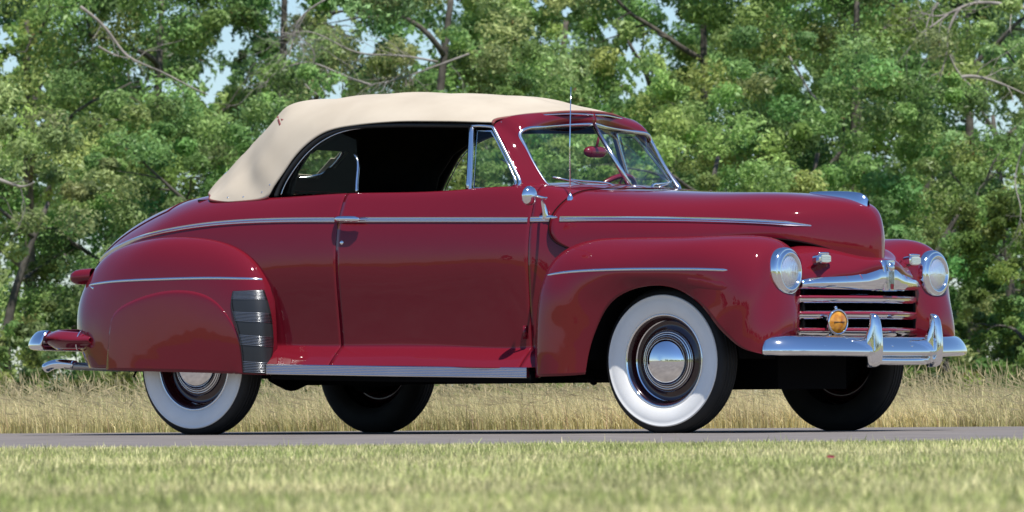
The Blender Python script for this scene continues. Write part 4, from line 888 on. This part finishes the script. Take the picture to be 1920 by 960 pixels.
def tree(name, label, cat, s, D, zc, rs, rz, n, cl, size, tint, seed, trunk_r=.07, group=None):
    s *= HK; D *= HK; zc = .2+(zc-.2)*HK; rs *= HK; rz *= HK; size *= HK; trunk_r *= HK
    base = place(D, s, 0); o = empty(name, label, cat, tuple(base), group); inv = Matrix.Translation(-Vector(base)); r = np.random.default_rng(seed+900)
    V, Q, T = crown(s, D, zc, rs, rz, int(n*2.8), int(cl*1.4), size*.95, tint, seed); c = fast('crown', V, Q, LEAF); tone(c, T); c.parent = o; c.matrix_parent_inverse = inv
    top = np.array([base[0], base[1], zc+rz*.3]); tp = curve([base+np.array([0, 0, -.1]), base+np.array([r.normal()*.08, r.normal()*.08, top[2]*.4]), top+r.normal(size=3)*.15], 14)
    t = mesh('trunk', *tube(tp, np.linspace(trunk_r*1.3, trunk_r*.4, 14), 10), BARK); t.parent = o; t.matrix_parent_inverse = inv
    for q in range(3):
        out = []; p = tp[int(5+q*3)]; an = r.uniform(0, 6.28); limb(p, np.array([math.cos(an), math.sin(an), .7]), rs*.9, trunk_r*.5, r, 1, out); v, f = join(out)
        l = mesh('limb', v, f, BARK); l.parent = o; l.matrix_parent_inverse = inv
    return o
G1 = (.245, .385, .125); G2 = (.200, .335, .110); G3 = (.310, .430, .140); G4 = (.325, .415, .170); G5 = (.125, .215, .075)
specs = [
 # name, label, category, px, D, centre z, radius, half height, leaves, clumps, leaf size, tint
 ('leafy_shrub', 'pale green shrub at the far left edge, behind the rear bumper', 'shrub', 20, 51, 1.25, .95, 1.25, 9000, 55, .052, G4),
 ('leafy_shrub', 'dense mid green shrub directly behind the tail lamp', 'shrub', 200, 52, 1.20, .95, 1.25, 9000, 55, .052, G1),
 ('leafy_shrub', 'bushy shrub rising behind the sloping trunk lid of the car', 'shrub', 380, 51.5, 1.45, 1.0, 1.45, 10000, 60, .052, G2),
 ('leafy_shrub', 'green shrub showing behind the rear corner of the canvas top', 'shrub', 590, 53, 1.4, .95, 1.4, 8000, 55, .052, G1),
 ('leafy_shrub', 'shrub seen through the open side windows of the car', 'shrub', 830, 52, 1.2, .95, 1.3, 7000, 50, .052, G3),
 ('leafy_shrub', 'shrub seen through the windshield beside the radio antenna', 'shrub', 1070, 52, 1.3, .95, 1.35, 8500, 55, .052, G1),
 ('leafy_shrub', 'bright bushy shrub behind the rear end of the hood', 'shrub', 1300, 51.5, 1.45, 1.0, 1.45, 10000, 60, .052, G3),
 ('leafy_shrub', 'dark green shrub above the chrome hood ornament', 'shrub', 1520, 52.5, 1.5, 1.0, 1.5, 10000, 60, .052, G2),
 ('leafy_shrub', 'mid green shrub just right of the hood nose', 'shrub', 1730, 52, 1.45, .90, 1.35, 9500, 55, .052, G1),
 ('leafy_shrub', 'light green shrub at the right edge behind the dry grass', 'shrub', 1925, 50, .95, .62, .85, 6000, 40, .052, (.15, .22, .055)),
 ('leafy_shrub', 'low shrub just right of the front bumper, above the dry grass', 'shrub', 1790, 51, .62, .62, .75, 6000, 40, .050, G2),
 ('leafy_shrub', 'tall shrub at the right edge above the light green one', 'shrub', 1900, 54, 1.7, .90, 1.6, 9500, 55, .054, G4),
 ('broadleaf_tree', 'yellow green tree filling the upper left corner', 'tree', 60, 57, 3.0, 1.55, 1.9, 15000, 75, .062, G3),
 ('broadleaf_tree', 'tree behind the bare grey branch at the upper left', 'tree', 290, 58, 2.9, 1.35, 2.0, 14000, 70, .062, G1),
 ('broadleaf_tree', 'dark tree at the top between the sky gaps left of the canvas top', 'tree', 540, 60, 3.4, 1.1, 1.6, 8500, 55, .062, G5),
 ('broadleaf_tree', 'yellow green tree right above the middle of the canvas top', 'tree', 830, 57, 3.1, 1.4, 1.7, 12500, 70, .062, G4),
 ('broadleaf_tree', 'tree above the windshield, left of a large sky gap', 'tree', 1030, 59, 2.8, 1.2, 1.8, 12000, 65, .062, G3),
 ('broadleaf_tree', 'deep green tree above the hood with shaded hollows', 'tree', 1330, 58, 2.9, 1.5, 2.0, 16000, 75, .062, G1),
 ('broadleaf_tree', 'dense tree above the hood ornament reaching past the top of the picture', 'tree', 1580, 57, 3.0, 1.5, 1.9, 16000, 75, .062, G3),
 ('broadleaf_tree', 'shaded tree behind the bleached dead branches at the upper right', 'tree', 1830, 60, 3.0, 1.4, 2.1, 14000, 70, .062, G2),
]
back = [(-40, 68, G2), (230, 70, G5), (480, 69, G5), (760, 70, G2), (1010, 71, G5), (1260, 69, G5), (1480, 70, G2), (1720, 69, G5), (1960, 70, G2)]
for i, (a, b, c_, px, D, zc, rs, rz, n, cl, size, tint) in enumerate(specs):
    tree(a, b, c_, pix_s(px, D), D, zc, rs, rz, n, cl, size, tint, 100+i, .04 if 'shrub' in a else .055, 'shrubs in the hedgerow behind the car' if 'shrub' in a else 'broadleaf trees behind the shrubs')
for i, (px, D, tint) in enumerate(back):
    tree('broadleaf_tree', 'dark leafy back row tree '+['at the far left edge of the hedgerow', 'behind the slanting bare grey branch', 'showing left of the canvas top, by the sky gaps', 'above the middle of the canvas top', 'above the windshield header', 'behind the hollow above the rear of the hood', 'above the chrome hood ornament', 'behind the bleached dead branches', 'at the far right edge of the hedgerow'][i], 'tree', pix_s(px, D), D, 2.2+.5*(i % 2), 1.75, 2.6, 11000, 60, .085, tint, 300+i, .12, 'dark trees at the back of the hedgerow')
# bramble and nettles at the foot of the hedgerow
def under():
    Vs, Qs, Ts = [], [], []; off = 0
    for i in range(26):
        V, Q, T = crown((-5.4+i*.43)*HK, (49.3+1.2*math.sin(i*2.3))*HK, .38+.12*math.sin(i*1.7), .75, .62, 4200, 30, .070, [(.20, .30, .085), (.27, .33, .11), (.16, .24, .08)][i % 3], 800+i)
        Vs.append(V); Qs.append(Q+off); Ts.append(T); off += len(V)
    o = fast('undergrowth', np.vstack(Vs), np.vstack(Qs), LEAF); tone(o, np.vstack(Ts)); return o
setting(under(), 'stuff', 'low tangled undergrowth between the dry grass and the hedgerow', 'undergrowth')
# bare wood
def Pd(px, py, D): d = ray(px, py); return CAM+d*(D/(d@FG))
def dead(name, label, cat, polys, D, seed, twigs, group=None):
    D *= HK; twigs *= HK; r = np.random.default_rng(seed); b0 = Pd(*polys[0][0][0], D); o = empty(name, label, cat, tuple(b0), group); inv = Matrix.Translation(-Vector(b0))
    for pl_, r0, nt_ in polys:
        r0 *= .62*HK; P = curve([Pd(a, b, D)+FG*r.normal()*.06 for a, b in pl_], 26); br = mesh('branch', *tube(P, np.linspace(r0, r0*.35, 26), 8), DEAD); br.parent = o; br.matrix_parent_inverse = inv
        out = []
        for q in range(nt_):
            i = r.integers(3, 25); dv = P[min(i+1, 25)]-P[i-1]; dv /= np.linalg.norm(dv); limb(P[i], dv+r.normal(size=3)*.8, twigs*r.uniform(.4, 1.2), r0*.30, r, 1, out, .22, 5)
        if out:
            tw = mesh('twigs', *join(out), DEAD); tw.parent = br; tw['kind'] = 'stuff'
dead('dead_branch', 'long bare grey branch slanting across the upper left trees', 'branch', [([(150,12),(195,50),(232,98),(262,118),(310,138),(352,160),(390,178)], .020, 4), ([(185,88),(215,103),(245,108)], .016, 3)], 50.5, 1, .4)
dead('dead_branch', 'short bare branch at the left edge below mid height', 'branch', [([(-20,330),(15,343),(40,350),(66,343)], .026, 2)], 49, 2, .3)
dead('dead_branch', 'tangle of bare brown twigs behind the left part of the canvas top', 'branch', [([(820,115),(740,105),(660,95),(580,60),(520,72)], .016, 14), ([(700,160),(640,140),(580,118),(520,135),(490,165)], .016, 14), ([(610,0),(560,40),(545,90),(520,120)], .014, 10), ([(880,100),(800,130),(740,150),(690,160)], .014, 9), ([(600,180),(570,150),(590,110),(560,70),(500,60)], .012, 12)], 55, 3, .55)
dead('dead_tree', 'bleached bare branches reaching in from the upper right corner', 'tree', [([(1940,20),(1880,8),(1830,5),(1790,20),(1740,55)], .030, 8), ([(1800,15),(1778,60),(1775,100),(1762,140)], .022, 6), ([(1790,20),(1760,30),(1725,22)], .016, 5), ([(1775,90),(1800,140),(1830,175),(1842,220)], .014, 4), ([(1760,5),(1740,40),(1735,75)], .014, 4)], 54.5, 4, .4)
dead('dead_branch', 'thick bare pale branch sloping down at the right edge below the corner', 'branch', [([(1775,160),(1805,145),(1850,148),(1890,162),(1935,182)], .028, 4)], 53, 5, .35)
dead('dead_branch', 'thin bare twigs at the right edge above the dry grass', 'branch', [([(1925,260),(1905,340),(1912,400),(1890,470)], .010, 6), ([(1700,600),(1740,650),(1790,690)], .008, 6)], 49.5, 6, .3)
dead('dead_branch', 'pale leaning stem between the two trees above the hood ornament', 'branch', [([(1478,105),(1500,140),(1530,185),(1560,200)], .022, 3)], 56, 7, .3)
# the wood across the field behind the photographer, mirrored in the chrome and the paint
def farwood():
    Vs, Qs, Ts = [], [], []; off = 0; r = np.random.default_rng(55)
    for i in range(46):
        an = r.uniform(-1.35, 1.35)+math.pi; R_ = r.uniform(95, 125); hgt = r.uniform(4, 9); V, Q, T = crown(R_*math.sin(an), R_*math.cos(an), hgt*.5, r.uniform(4, 8), hgt*.55, 700, 40, 1.3, (.05, .09, .02), 700+i)
        Vs.append(V); Qs.append(Q+off); Ts.append(T); off += len(V)
    o = fast('distant_wood', np.vstack(Vs), np.vstack(Qs), LEAF); tone(o, np.vstack(Ts)); return o
setting(farwood(), 'stuff', 'line of woodland across the field, mirrored in the chrome hubcap', 'woodland')
